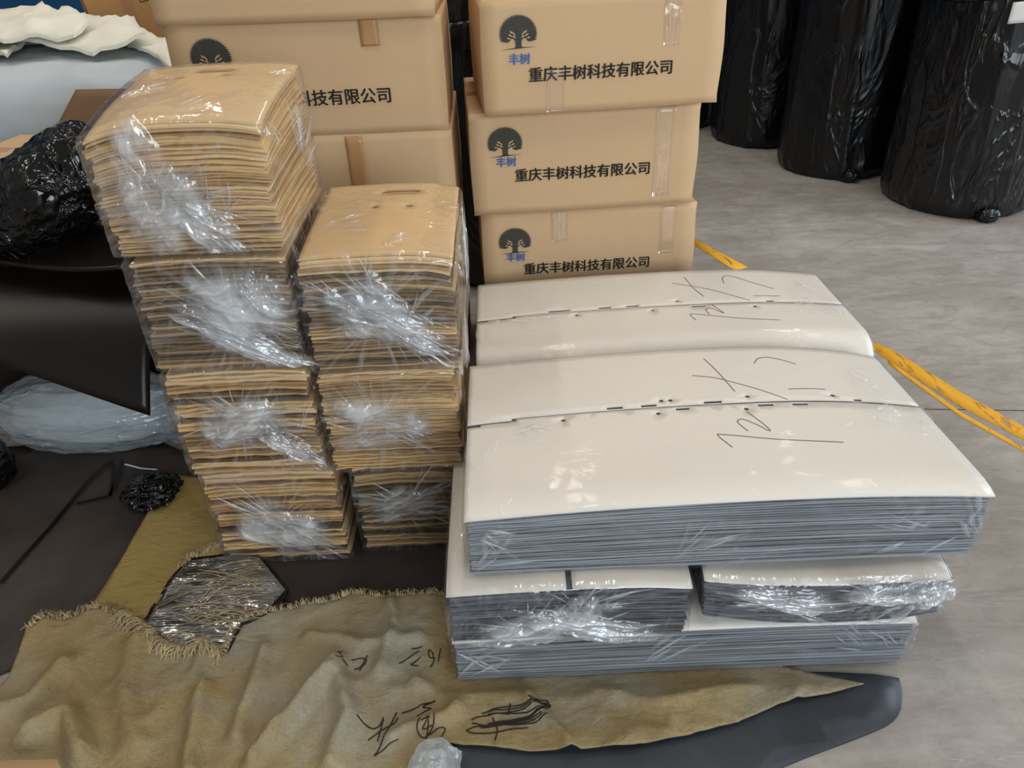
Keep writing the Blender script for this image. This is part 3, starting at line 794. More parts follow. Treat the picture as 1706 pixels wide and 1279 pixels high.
def white_bundle(label, x, y, z, w, d, h, n, seed, bow, mat='board', seam=None, marks=(), knots=(), gathers=(), rz=0.0, film='film_thin', amp=0.004, jit=0.002, roll_edge=0.0, group='white topped board bundles', panels=True, gapx=None, sag=None, pl=()):
    t = thing('board_bundle', label, 'board bundle', (x, y, z), rz, group)
    rng = random.Random(seed); nr = np.random.default_rng(seed); pitch = (h - 0.004) / n
    sg_ = sag or (lambda U: 0 * U)
    for i in range(n):
        f = (i + 0.5) / n
        zf = lambda U, Vv, f=f, i=i: i * pitch + bow(U, Vv) * f + sg_(U)
        o = slab_sheet('board_sheet', w - 0.012 - rng.uniform(0, 0.004), d - 0.014, pitch * 0.70, zf, MAT[mat], t, nr, 0.0012, 18, 5, 0.0008, seed * 50 + i)
        o.location = (rng.uniform(-jit, jit), rng.uniform(0.001, 0.003 + jit), 0); o.rotation_euler = (0, 0, rng.uniform(-0.0015, 0.0015))
    top = lambda X, Y: n * pitch + bow(np.clip(X / (w / 2), -1, 1), np.clip(Y / d, 0, 1)) + sg_(np.clip(X / (w / 2), -1, 1)) + 0.0028 - roll_edge * np.clip(1 - Y / 0.07, 0, 1) ** 2
    hw = w / 2 - 0.001
    if seam is not None:
        s0, s1, slits, hol = seam
        g = 0.0016
        hf, hb = [], []
        for (u, side, sw) in slits:
            cx = u * w / 2; q = s0 - 0.010 if side < 0 else s0 + 0.010
            (hf if side < 0 else hb).append([(cx - sw / 2, q - 0.0045), (cx + sw / 2, q - 0.0045), (cx + sw / 2, q + 0.0045), (cx - sw / 2, q + 0.0045)])
        for (u, side) in hol:
            (hf if side < 0 else hb).append(disc(u * w / 2, s0 + (0.026 if side > 0 else -0.022), 0.0055, 10))
        # the two panels meet at a cut seam; the left end steps like a locking tab
        fr = [(-hw, 0.0), (hw, 0.0), (hw, s0 - g), (-hw + 0.11, s0 - g), (-hw + 0.11, s0 - 0.012), (-hw + 0.03, s0 - 0.012), (-hw + 0.03, s0 - 0.02), (-hw, s0 - 0.02)]
        bk = [(-hw, s0 - 0.008), (-hw + 0.10, s0 - 0.006), (-hw + 0.10, s0 + g), (hw, s0 + g + 0.004), (hw, d), (-hw, d)]
        plate('front_panel', fr, top, 0.0022, 0.022, MAT['white'], t, hf)
        plate('back_panel', bk, top, 0.0022, 0.022, MAT['white'], t, hb)
    elif panels:
        if gapx is None:
            plate('top_panel', [(-hw, 0), (hw, 0), (hw, d), (-hw, d)], top, 0.0022, 0.03, MAT['white'], t)
        else:
            plate('top_panel', [(-hw, 0), (gapx - 0.006, 0), (gapx - 0.006, d), (-hw, d)], top, 0.0022, 0.03, MAT['white'], t)
            plate('top_panel', [(gapx + 0.006, 0), (hw, 0), (hw, d), (gapx + 0.006, d)], top, 0.0022, 0.03, MAT['white'], t)
    if marks:
        loc = [[(px - x, py - y) for px, py in m] for m in marks]
        ribbon('handwriting', loc, 0.0022, top, MAT['pencil'], t, 0.0006)
    pls = list(pl)
    for kk in knots: pls += [('f', kk[0] / (w / 2), kk[1] / h, kk[4], 0.35, 8, 0.05, 0.16), ('f', kk[0] / (w / 2), kk[1] / h, kk[4] + math.pi, 0.4, 8, 0.04, 0.14), ('f', kk[0] / (w / 2), kk[1] / h, 1.5, 0.7, 6, 0.02, 0.07)]
    fw_ = film_shell('film_wrap', w, d, h, lambda U, V: bow(U, V), MAT[film], t, seed, gathers, 0.004, (110, 50, 24), amp, 0.010, diag=0.25, pleats=pls)
    if sag:
        for v in fw_.data.vertices: v.co.z += float(sg_(np.array(max(-1.0, min(1.0, v.co.x / (w / 2))))))
    for kk in knots: film_knot(fw_, *kk)
    return t


def strokes(z, *ls): return [[tuple(q) for q in spline([at(px, py, z)[:2] for px, py in l], 6)] for l in ls]


zt = 0.462
mk1 = strokes(0.498, [(1172, 600), (1195, 622), (1224, 655)], [(1153, 628), (1190, 632), (1230, 642), (1275, 655), (1312, 668)],
              [(1256, 608), (1262, 600), (1275, 597), (1295, 599), (1326, 606)], [(1313, 650), (1340, 648), (1375, 647)],
              [(1220, 748), (1196, 728), (1210, 727), (1300, 735), (1405, 738)], [(1246, 721), (1230, 708), (1230, 702), (1240, 702), (1262, 711), (1282, 721), (1275, 712), (1243, 688)])
mk2 = strokes(zt + 0.012, [(1140, 462), (1155, 480), (1172, 494)], [(1120, 472), (1180, 482), (1250, 500)], [(1206, 472), (1204, 462), (1216, 459), (1250, 468), (1290, 478)], [(1255, 492), (1300, 490)],
              [(1160, 534), (1150, 524), (1165, 524), (1230, 530), (1300, 532)], [(1182, 524), (1176, 516), (1186, 514), (1206, 522), (1186, 508)])
SL = [(-0.35, 1, 0.035), (-0.2, 1, 0.035), (-0.06, -1, 0.03), (0.08, 1, 0.04), (0.3, -1, 0.035), (0.45, -1, 0.035), (0.72, 1, 0.018)]
HO = [(-0.58, -1), (-0.14, 1), (-0.17, -1), (0.24, 1), (0.21, -1), (0.62, 1), (-0.1, 1)]
# front pile
white_bundle('largest white topped board bundle at the foot of the front pile', 0.347, 1.080, 0.010, 1.0, 0.56, 0.140, 26, 41, bowW(0.010, 0.012, 0.008, 0.008),
             gathers=[(0.85, 0.4, 0.06, 0.7), (-0.9, 0.6, 0.07, 0.6)], amp=0.0035, pl=[('f', -0.97, 0.8, -0.5, 0.35, 8, 0.03, 0.12), ('f', -0.97, 0.1, 0.9, 0.3, 8, 0.04, 0.14), ('f', 0.8, 0.5, 2.5, 0.5, 6, 0.04, 0.12), ('f', 0.97, 0.4, 2.0, 0.7, 10, 0.03, 0.1), ('f', -0.2, 0.1, 0.8, 0.25, 6, 0.06, 0.14)])
white_bundle('small white topped bundle at the left in the middle layer of the front pile', 0.098, 1.066, 0.156, 0.50, 0.50, 0.155, 28, 42, bowW(0.006, 0.008, 0.012, 0.012), 'board_dark',
             gathers=[(-0.1, 0.45, 0.14, 1.0), (-0.7, 0.3, 0.1, 0.8)], knots=[(-0.09, 0.045, 0.12, 0.045, 0.1, 45), (0.02, 0.09, 0.05, 0.06, 0.2, 46), (0.06, 0.045, 0.16, 0.03, -0.28, 47)], film='film', amp=0.006, jit=0.004, gapx=0.0)
white_bundle('messily wrapped small bundle at the right in the middle layer of the front pile', 0.622, 1.072, 0.188, 0.50, 0.46, 0.122, 22, 43, bowW(0.010, 0.014, 0.020, 0.016), 'board_dark',
             gathers=[(0.45, 0.7, 0.16, 1.0), (-0.4, 0.3, 0.12, 0.8)], knots=[(0.12, 0.085, 0.11, 0.045, 0.0, 51), (-0.08, 0.06, 0.11, 0.04, -0.25, 52), (0.2, 0.07, 0.05, 0.04, 0.5, 53)], film='film', amp=0.009, jit=0.004, rz=-0.03, sag=lambda U: -0.030 * (1 - (U - 0.05) ** 2) + 0.002)
white_bundle('wide white bundle on top of the front pile, handwriting by its cut seam', 0.408, 1.100, 0.318, 1.026, 0.548, 0.164, 28, 44, bowW(0.022, 0.024, 0.016, 0.046),
             seam=(0.306, 0, SL, HO), marks=mk1, gathers=[(0.75, 0.45, 0.09, 0.7), (-0.9, 0.4, 0.08, 0.7), (0.1, 0.2, 0.12, 0.4)], amp=0.004, pl=[('t', -0.82, 0.47, -0.25, 0.5, 12, 0.03, 0.10), ('t', 0.70, 0.48, -0.5, 0.9, 16, 0.02, 0.06), ('t', 0.78, 0.85, -1.25, 0.2, 6, 0.06, 0.14), ('t', 0.95, 0.3, 1.9, 0.4, 6, 0.04, 0.1), ('t', -0.95, 0.2, 1.5, 0.25, 5, 0.05, 0.15), ('f', -0.97, 0.8, -0.5, 0.35, 8, 0.03, 0.12), ('f', -0.97, 0.1, 0.9, 0.3, 8, 0.04, 0.14), ('f', 0.8, 0.5, 2.5, 0.5, 6, 0.04, 0.12), ('f', 0.97, 0.4, 2.0, 0.7, 10, 0.03, 0.1), ('f', -0.2, 0.1, 0.8, 0.25, 6, 0.06, 0.14)])
# rear pile
white_bundle('plain bundle carrying the rear white bundle behind the front pile', 0.425, 1.715, 0.0, 1.0, 0.44, 0.328, 36, 45, bowW(0, 0.0, 0.0, 0.0), panels=False)
white_bundle('rear white bundle with handwriting, between the front pile and the printed cartons', 0.430, 1.690, 0.332, 1.045, 0.47, 0.128, 24, 46, (lambda U, V, b=bowW(0.016, 0.020, 0.012, 0.03): b(U, V) - 0.055 * np.clip(1 - V / 0.2, 0, 1) ** 2),
             seam=(0.248, 0, [(-0.86, -1, 0.02), (-0.3, 1, 0.035), (-0.15, 1, 0.035), (0.2, -1, 0.04), (0.6, 1, 0.02), (-0.55, 1, 0.06)], [(-0.46, -1), (-0.05, -1), (0.1, 1), (0.5, -1)]), marks=mk2, gathers=[(0.8, 0.5, 0.08, 0.6)], amp=0.004, pl=[('t', -0.82, 0.47, -0.25, 0.5, 12, 0.03, 0.10), ('t', 0.70, 0.48, -0.5, 0.9, 16, 0.02, 0.06), ('t', 0.78, 0.85, -1.25, 0.2, 6, 0.06, 0.14), ('t', 0.95, 0.3, 1.9, 0.4, 6, 0.04, 0.1), ('t', -0.95, 0.2, 1.5, 0.25, 5, 0.05, 0.15)])

# ------------------------------------------------------------------ mats, dark slab and woven sack on the floor
PILE = [(-0.19, 1.05), (0.87, 1.05), (0.87, 1.66), (-0.19, 1.66)]


def pile_mask(x, y, m=0.05):         # 1 under the stacks, falls to 0 over m
    a = np.minimum.reduce([x + 0.17, 0.88 - x, y - 1.07])
    b = np.minimum.reduce([x + 0.80, -0.10 - x, y - 1.44])
    return np.maximum(sm(-m, 0, a), sm(-m, 0, b))


tag(plate('floor_mat', smooth_poly(P2([(-160, 760), (60, 742), (340, 738), (400, 900), (380, 960), (170, 1050), (20, 1120), (-120, 1170)]), 1), lambda x, y: 0.004 + 0.006 * fbm(v3(x * 3, y * 3), 3) * (1 - pile_mask(x, y)), 0.003, 0.05, MAT['mat_dark']),
    'dark grey mat spread over the floor at the left, strap lying across', 'mat')
tag(plate('foam_mat', P2([(300, 850), (470, 1012), (520, 1030), (760, 1015), (800, 960), (760, 700), (340, 690)]), flat(0.012), 0.010, 0.06, MAT['mat_brown']),
    'dark brown mat under the two kraft stacks', 'mat')
slab_o = smooth_poly(P2([(700, 1215), (900, 1120), (1495, 1112), (1506, 1150), (1500, 1195), (1440, 1222), (1330, 1262), (1200, 1320), (960, 1360), (700, 1330)], 0.012), 2)
tag(plate('foam_slab', slab_o, lambda x, y: 0.0055 + 0.0 * x, 0.005, 0.05, MAT['slab']), 'dark blue grey slab sticking out under the front pile at the lower right', 'slab')

RIDGES = [  # (pixel polyline, half width m, height m)
    ([(345, 1160), (335, 1230), (325, 1300)], 0.022, 0.035), ([(60, 1240), (120, 1210), (150, 1270)], 0.03, 0.05), ([(230, 1080), (215, 1160), (240, 1250)], 0.03, 0.022),
    ([(420, 1280), (500, 1190), (545, 1140)], 0.022, 0.036), ([(560, 1280), (590, 1200), (560, 1120)], 0.024, 0.028), ([(640, 1130), (660, 1060), (650, 1010)], 0.018, 0.02),
    ([(330, 1130), (350, 1080)], 0.02, 0.018), ([(450, 1090), (420, 1180), (400, 1240)], 0.022, 0.026), ([(880, 1170), (930, 1230), (950, 1260)], 0.016, 0.02), ([(1000, 1160), (1100, 1180), (1250, 1150)], 0.018, 0.012),
    ([(0, 1200), (60, 1180), (110, 1120)], 0.03, 0.03), ([(690, 1150), (800, 1165), (880, 1160)], 0.018, 0.016), ([(660, 1240), (740, 1200), (760, 1180)], 0.02, 0.022), ([(520, 1070), (600, 1085), (700, 1070)], 0.016, 0.014)]
RW_ = [([at(px, py)[:2] for px, py in l], wd, hh) for l, wd, hh in RIDGES]


def seg_dist(x, y, l):
    d = np.full(len(x), 9.0)
    for a, b in zip(l[:-1], l[1:]):
        ab = b - a; t = np.clip(((x - a[0]) * ab[0] + (y - a[1]) * ab[1]) / (ab @ ab), 0, 1)
        d = np.minimum(d, np.hypot(x - a[0] - t * ab[0], y - a[1] - t * ab[1]))
    return d


def cloth_z(x, y):
    x = np.asarray(x, float); y = np.asarray(y, float)
    wx = x + 0.02 * (vn(v3(x * 12, y * 12), 71) - 0.5); wy = y + 0.02 * (vn(v3(x * 12, y * 12), 72) - 0.5)
    z = 0.020 * fbm(v3(x * 5, y * 5), 61, 3) + 0.018 * ridge(v3(wx * 6 + wy * 3, wy * 4 - wx * 1.5), 62, 3) ** 3 + 0.008 * ridge(v3(wx * 13 - wy * 8, wy * 11 + wx * 4), 64, 2) ** 3
    for l, wd, hh in RW_:
        z = z + 1.25 * hh * np.exp(-(seg_dist(wx, wy, l) / (wd * 0.85)) ** 2)
    m = pile_mask(x, y, 0.06)
    return 0.0075 + z * (1 - m) * 0.9


cl_px = [(-60, 1300), (-40, 1170), (12, 1130), (45, 1045), (75, 1025), (110, 1028), (165, 1010), (205, 1022), (232, 1040), (262, 1068), (300, 1082), (340, 1078), (372, 1085),
         (385, 1045), (402, 1030), (452, 1014), (500, 1008), (560, 996), (580, 985), (640, 990), (740, 986), (780, 1000), (820, 1100), (1300, 1100), (1440, 1138), (1405, 1148), (1300, 1170), (1230, 1203), (1150, 1224),
         (1050, 1243), (960, 1250), (880, 1250), (800, 1242), (752, 1238), (715, 1262), (690, 1300), (640, 1330), (300, 1330)]
cl = P2(cl_px, 0.02)
sack = tag(plate('woven_sack', cl, cloth_z, 0.002, 0.0095, MAT['woven']), 'large crumpled tan woven sack spread over the floor with black handwriting', 'sack')


def fringe(parent, line, zf, mat, n, lmin, lmax, out, seed, spread=0.7, name='frayed_fringe', lift=0.004, wmax=0.0011):
    rng = random.Random(seed); p = resample(line, 0.003, False); V, F = [], []
    for k in range(n):
        i = rng.randrange(len(p) - 1); a = p[i]; t = p[min(i + 1, len(p) - 1)] - a; t = t / (np.linalg.norm(t) + 1e-9)
        nrm = np.array([-t[1], t[0]]) * out
        ang = rng.gauss(0, spread); d = np.array([nrm[0] * math.cos(ang) - nrm[1] * math.sin(ang), nrm[0] * math.sin(ang) + nrm[1] * math.cos(ang)])
        L = rng.uniform(lmin, lmax); cur = rng.uniform(-1.2, 1.2); w = rng.uniform(0.0004, wmax)
        b = len(V); q = a - d * 0.012; z0 = float(zf(np.array([a[0]]), np.array([a[1]]))[0]); hh = rng.uniform(0.0, 0.012)
        for s in range(6):
            f = s / 5; sd = np.array([-d[1], d[0]]); z = z0 + lift + hh * math.sin(f * math.pi) - f * f * 0.004
            z = max(z, 0.007)
            V.append((*(q + sd * w), z)); V.append((*(q - sd * w), z + 0.0006))
            q = q + d * L / 5; c, si = math.cos(cur / 5), math.sin(cur / 5); d = np.array([d[0] * c - d[1] * si, d[0] * si + d[1] * c])
            if s: F.append((b + 2 * s - 2, b + 2 * s - 1, b + 2 * s + 1, b + 2 * s))
    o = raw(name, V, F, mat, parent, False); o['kind'] = 'stuff'; return o


i0 = cl_px.index((45, 1045)); i1 = cl_px.index((372, 1085)); i2 = cl_px.index((740, 986))
fringe(sack, cl[i0:i1 + 1], cloth_z, MAT['fray'], 420, 0.012, 0.04, 1, 5, 0.5)
fringe(sack, cl[i0 + 4:i1 + 1], cloth_z, MAT['fray'], 420, 0.02, 0.055, -1, 6, 0.6, wmax=0.0017)
fringe(sack, cl[i1:i2 + 1], cloth_z, MAT['fray'], 420, 0.010, 0.028, 1, 7, 0.4)
WR = [[(720, 1083), (722, 1095), (716, 1106)], [(733, 1072), (729, 1094)], [(722, 1083), (714, 1078), (715, 1090), (724, 1089)], [(703, 1072), (694, 1075), (685, 1076)], [(698, 1079), (680, 1092), (664, 1102)], [(700, 1090), (690, 1098), (684, 1102), (696, 1104)],
      [(612, 1090), (600, 1108), (590, 1112)], [(572, 1086), (564, 1092), (572, 1100), (562, 1106)], [(585, 1098), (600, 1094), (610, 1098), (598, 1114)], [(580, 1110), (572, 1104)],
      [(595, 1193), (616, 1208), (630, 1205), (638, 1190)], [(660, 1181), (646, 1210), (632, 1240), (622, 1254)], [(612, 1228), (634, 1212), (655, 1200), (662, 1190)], [(638, 1192), (628, 1230)], [(622, 1254), (645, 1240), (664, 1231)],
      [(668, 1182), (700, 1172), (724, 1162)], [(724, 1161), (704, 1176), (718, 1178), (694, 1190)], [(700, 1198), (695, 1215), (706, 1224), (722, 1210), (725, 1196)], [(702, 1204), (716, 1200), (704, 1214), (720, 1210)], [(710, 1222), (728, 1214), (741, 1212), (735, 1225), (722, 1240)], [(715, 1206), (706, 1235), (696, 1248)],
      [(802, 1183), (840, 1172), (880, 1168), (912, 1160), (900, 1178), (860, 1182), (812, 1184)], [(785, 1195), (800, 1188), (850, 1180), (905, 1168), (916, 1170), (880, 1190), (820, 1202), (786, 1200)], [(800, 1204), (850, 1196), (900, 1184)], [(800, 1207), (855, 1198), (902, 1187)],
      [(776, 1212), (800, 1204), (850, 1202), (890, 1198), (914, 1190)], [(776, 1212), (790, 1217), (830, 1214), (880, 1206)], [(820, 1190), (828, 1210), (824, 1230)], [(850, 1166), (846, 1185)], [(880, 1162), (910, 1170), (905, 1165), (917, 1172)], [(812, 1180), (870, 1172), (915, 1164)], [(812, 1200), (870, 1190), (905, 1180)], [(806, 1206), (860, 1200), (905, 1190)]]
from mathutils.bvhtree import BVHTree
sbvh = BVHTree.FromPolygons([v.co[:] for v in sack.data.vertices], [p.vertices[:] for p in sack.data.polygons])


def sack_z(x, y):
    out = []
    for a_, b_ in zip(np.atleast_1d(x), np.atleast_1d(y)):
        hit = sbvh.ray_cast(Vector((a_, b_, 1.0)), Vector((0, 0, -1)))[0]
        out.append(hit.z if hit else 0.02)
    return np.array(out)


for k0, k1 in ((0, 6), (6, 10), (10, 15), (15, 21), (21, len(WR))):
    ribbon('handwriting', [[tuple(q) for q in spline([at(px, py, 0.03)[:2] for px, py in l], 6)] for l in WR[k0:k1]], 0.0028, sack_z, MAT['ink'], sack, 0.0018)

# the folded strip of sack running back to the tall kraft stack, and the torn window of dark plastic strips beside it
strip_px = [(152, 1012), (196, 945), (232, 880), (268, 818), (290, 792), (336, 796), (352, 830), (384, 905), (372, 925), (318, 930), (290, 965), (262, 1010), (240, 1034), (214, 1030)]
strip_z = lambda x, y: 0.013 + 0.006 * fbm(v3(x * 9, y * 9), 8) + 0.004 * ridge(v3(x * 14 + y * 5, y * 3), 9)
so = tag(plate('sack_strip', P2(strip_px, 0.013), strip_z, 0.002, 0.014, MAT['woven_gold']), 'golden folded strip of woven sack leading back to the tall kraft stack', 'sack')
fringe(so, P2([(384, 905), (350, 915), (318, 930), (300, 945)], 0.013), strip_z, MAT['fray'], 160, 0.012, 0.03, 1, 9, 0.8)
hz_ = lambda x, y: 0.014 + 0.012 * ridge(v3(x * 4 + y * 16, x * 3 - y * 3), 12, 3) + 0.004 * fbm(v3(x * 30, y * 30), 13)
ho = plate('plastic_strip_bundle', P2([(262, 1000), (300, 948), (322, 932), (392, 925), (432, 928), (462, 960), (482, 985), (470, 1010), (452, 1022), (404, 1046), (380, 1090), (300, 1090), (238, 1046)], 0.014), hz_, 0.003, 0.008, MAT['foam_black'])
tag(ho, 'glossy dark plastic strips showing in the torn opening of the woven sack', 'plastic strips')
fo = plate('clear_film', P2([(266, 1000), (304, 948), (324, 934), (392, 927), (432, 932), (476, 985), (448, 1020), (404, 1042), (380, 1082), (300, 1080), (244, 1046)], 0.02), lambda x, y: hz_(x, y) + 0.004 + 0.003 * ridge(v3(x * 20 + y * 30, x * 6), 15), 0.0006, 0.009, MAT['dark_strip'], ho)
rngy = random.Random(77); yl = []
for k in range(70):
    px, py = rngy.uniform(255, 420), rngy.uniform(940, 1070); aa = -rngy.gauss(0.42, 0.22); L = rngy.uniform(40, 130)
    q = [(px + L * f * math.cos(aa + 0.3 * f), py + L * f * math.sin(aa + 0.3 * f)) for f in (0, 0.33, 0.66, 1)]
    q = [w_ for w_ in q if w_[0] < 452 and w_[1] > 932 + max(0, 330 - w_[0]) * 0.7 and w_[1] < 1075]
    if len(q) > 2: yl.append([tuple(r_) for r_ in spline(P2(q, 0.025), 4)])
yo = ribbon('loose_yarn', yl, 0.0016, lambda x, y: hz_(x, y) + 0.007, MAT['fray'], ho, 0.001); yo['kind'] = 'stuff'

# strap and scraps on the dark mat
mz = lambda x, y: 0.011 + 0 * x
tag(ribbon('strap', [P2([(4, 976), (40, 935), (90, 880), (130, 830), (160, 795), (190, 772)])], 0.013, mz, MAT['foam_black'], None, 0.002), 'long thin black strap lying diagonally on the dark mat', 'strap')
tag(ribbon('strap', [P2([(130, 845), (186, 832), (200, 800), (206, 772)]), P2([(186, 832), (192, 800), (190, 775)])], 0.010, mz, MAT['foam_black'], None, 0.0045), 'short black strap loop beside the long strap on the mat', 'strap')
tag(ribbon('plastic_strip', [P2([(208, 773), (235, 780), (262, 782)], 0.03)], 0.006, flat(0.03), MAT['label_white'], None, 0), 'thin pale strip on the floor beside the grey plastic bag', 'strip')
scrap = lambda d: 0.5 * (ridge(d * 3.0 + 4, 33, 3) - 0.4)
c = at(258, 832)
tag(blob('plastic_scrap', (c[0], c[1], 0.035), (0.075, 0.07, 0.028), scrap, MAT['bag_black'], flat=0.013), 'crumpled black plastic scrap beside the golden sack strip', 'plastic scrap')
c = at(728, 1290)
tag(blob('plastic_scrap', (c[0], c[1], 0.03), (0.05, 0.05, 0.03), lambda d: 0.35 * (ridge(d * 1.3 + 9, 35, 2) - 0.4), MAT['clear_bag'], flat=0.026, attr=True), 'crumpled clear plastic scrap at the bottom edge by the sack', 'plastic scrap')
tag(plate('wood_strip', P2([(-60, 1274), (98, 1270), (108, 1290), (110, 1330), (-60, 1330)], 0.05), flat(0.062), 0.012, 0.06, MAT['carton']), 'pale cardboard edge in the bottom left corner on the sack', 'cardboard')

# ------------------------------------------------------------------ left side: foam sheets, bags, wadding
box_o = box_mesh('foam_block', -2.4, -0.93, 2.22, 2.60, 0, 0.62, MAT['foam_black'])
tag(box_o, 'black foam block carrying the black bag and bent sheets', 'foam block')


def sheet_grid(A, B, Cc, D, n=34, m=26, f=None):
    s = np.linspace(0, 1, n)[:, None, None]; t = np.linspace(0, 1, m)[None, :, None]
    P = (1 - s) * (1 - t) * np.array(A) + s * (1 - t) * np.array(B) + (1 - s) * t * np.array(D) + s * t * np.array(Cc)
    if f is not None: P = P + f(s + 0 * t, t + 0 * s)
    return P


def fB(s, t):
    s = s[..., 0]; t = t[..., 0]
    b = np.sin(np.pi * t ** 0.9)
    z = 0.09 * b + 0.02 * np.sin(s * 3 + 1) * t
    return np.stack([0 * s, -0.07 * b, z], -1)


# t = 0 back edge (left->right is s), t = 1 front lower edge
tag(patch('foam_sheet', sheet_grid((-1.95, 2.26, 0.645), (-0.93, 2.20, 0.635), (-0.975, 1.71, 0.345), (-1.62, 1.74, 0.60), f=fB), 0.010, MAT['foam_black']),
    'big bent black foam sheet hanging down over the grey plastic bag', 'foam sheet')


def fA(s, t):
    s = s[..., 0]; t = t[..., 0]
    return np.stack([0 * s, 0.03 * np.sin(s * 5), -0.035 * np.sin(np.pi * s) * t + 0.03 * np.sin(np.pi * t) + 0.02 * np.cos(s * 7) * (1 - t)], -1)


tag(patch('foam_sheet', sheet_grid((-1.85, 2.18, 0.78), (-0.95, 2.16, 0.70), (-0.985, 1.88, 0.69), (-1.62, 1.82, 0.80), f=fA), 0.010, MAT['foam_black']),
    'upper black foam sheet under the shiny black bag', 'foam sheet')
wr = lambda d: 0.30 * (fbm(d * 1.7 + 3, 41, 3) - 0.5) + 0.16 * (ridge(np.stack([d[:, 0] * 2.5 + d[:, 2] * 1.5, d[:, 1] * 2.5, d[:, 2] * 1.2 - d[:, 0]], 1) + 5, 42, 3) - 0.42)
bb = thing('garbage_bag', 'shiny black crumpled plastic bag in front of the small brown carton', 'bag', (-1.165, 1.99, 0.775), 0, None, (0, -0.55, 0))
blob('bag_body', (0, 0, 0.085), (0.235, 0.15, 0.115), wr, MAT['bag_black'], bb, 110, 70, 0.9)
wr2 = lambda d: 0.16 * (ridge(np.stack([d[:, 0] * 1.2 + d[:, 2] * 2.5 + 5, d[:, 1] * 2, d[:, 2] * 4], 1), 51, 4) - 0.45) + 0.10 * (fbm(d * 2.2 + 2, 52) - 0.5)
gb = thing('plastic_bag', 'grey translucent plastic bag lying under the bent black sheet', 'bag', (-1.36, 2.07, 0.0))
blob('bag_body', (0, 0, 0.115), (0.30, 0.13, 0.125), wr2, MAT['clear_bag'], gb, 120, 70, 0.85, 0.004, True)
blob('bag_filling', (0, 0.01, 0.10), (0.26, 0.10, 0.095), lambda d: 0.1 * (fbm(d * 2, 53) - 0.5), MAT['wadding'], gb, 50, 30, 0.85, 0.01)
blob('bag_end', (0.30, -0.005, 0.09), (0.09, 0.085, 0.095), lambda d: 0.3 * (ridge(d * 2 + 8, 54, 3) - 0.45), MAT['clear_bag'], gb, 60, 40, 0.9, 0.004, True)
sc = thing('wrapped_offcut', 'small black wrapped offcut with kraft board at the left frame edge', 'offcut', tuple(at(0, 812)))
blob('film_cover', (0, 0.02, 0.075), (0.045, 0.06, 0.075), lambda d: 0.3 * (ridge(d * 3, 57, 3) - 0.4), MAT['bag_black'], sc, 50, 36, 0.9, 0.0)
slab_sheet('cardboard_sheet', 0.06, 0.05, 0.06, lambda U, V: 0.012 + 0 * U, MAT['kraft_top'], sc, None).location = (-0.02, -0.055, 0)

carton('small brown carton behind the shiny black bag', -1.42, 2.22, 0.655, 0.46, 0.20, 0.34, -0.2, 61, False, [(0.72, 0.6, 1.0, 0.06, ctape)], 0.0, None)
bp = thing('leaning_board', 'dark brown board leaning beside the white wadding bale', 'board', (0, 0, 0))
A_, B_, C_, D_ = on(128, 150, 2.44), on(225, 148, 2.44), on(225, 260, 2.36), on(80, 240, 2.36)
patch('panel_sheet', sheet_grid(A_, B_, C_, D_, 8, 8), 0.006, MAT['panel_brown'], bp)

# wadding bale and the cloths thrown over it
def bale_d(d): return 0.05 * (fbm(d * 2.2 + 1, 81, 3) - 0.5) + 0.03 * (ridge(np.stack([d[:, 0] * 4, d[:, 1] * 4, d[:, 2] * 1.2 + d[:, 0]], 1), 82, 3) - 0.4)


wb_ = thing('wadding_bale', 'large white wadding bale at the upper left under loose cloths', 'bale', (-1.84, 3.06, 0.0))
blob('bale_body', (0, 0, 0.515), (0.75, 0.42, 0.515), bale_d, MAT['wadding'], wb_, 120, 80, 0.28, 0.0)


def o_front(o): return min(p[1] for p in o)


def cloth_top(name, label, px, z, hgt, seed, mat='cloth', drop=0.0):
    o = P2(px, z)
    cx, cy = np.mean(o, 0)
    yf = o_front(o); f = lambda x, y: z + hgt(x, y) - 0.05 * np.clip(1 - (y - yf) / 0.16, 0, 1) ** 2 + 0.05 * ridge(v3(x * 3.2 + y * 1.0, y * 5), seed, 3) ** 2 + 0.012 * fbm(v3(x * 16, y * 16), seed + 1)
    return tag(plate(name, o, f, 0.012, 0.03, MAT[mat]), label, 'cloth', 'loose white cloths on the bale')


h0 = lambda x, y: 0.02 * ridge(v3(x * 9 + y * 4, y * 12), 97, 2) ** 3
cloth_top('white_cloth', 'lowest loose white cloth drooping over the front of the wadding bale', [(-200, 120), (0, 96), (14, 100), (42, 84), (60, 78), (120, 80), (205, 76), (232, 84), (270, 96), (286, 100), (286, 78), (255, 62), (150, 40), (-200, 50)], 1.045, h0, 91)
cloth_top('white_cloth', 'middle loose white cloth with folded edges on the wadding bale', [(-150, 70), (40, 68), (86, 72), (150, 74), (206, 68), (244, 62), (230, 52), (150, 34), (-150, 38)], 1.085, h0, 93)
cloth_top('white_cloth', 'topmost peaked white cloth on the wadding bale', [(-150, 48), (0, 55), (60, 52), (120, 50), (158, 42), (116, 27), (100, 30), (75, 16), (-150, 34)], 1.125, h0, 95)

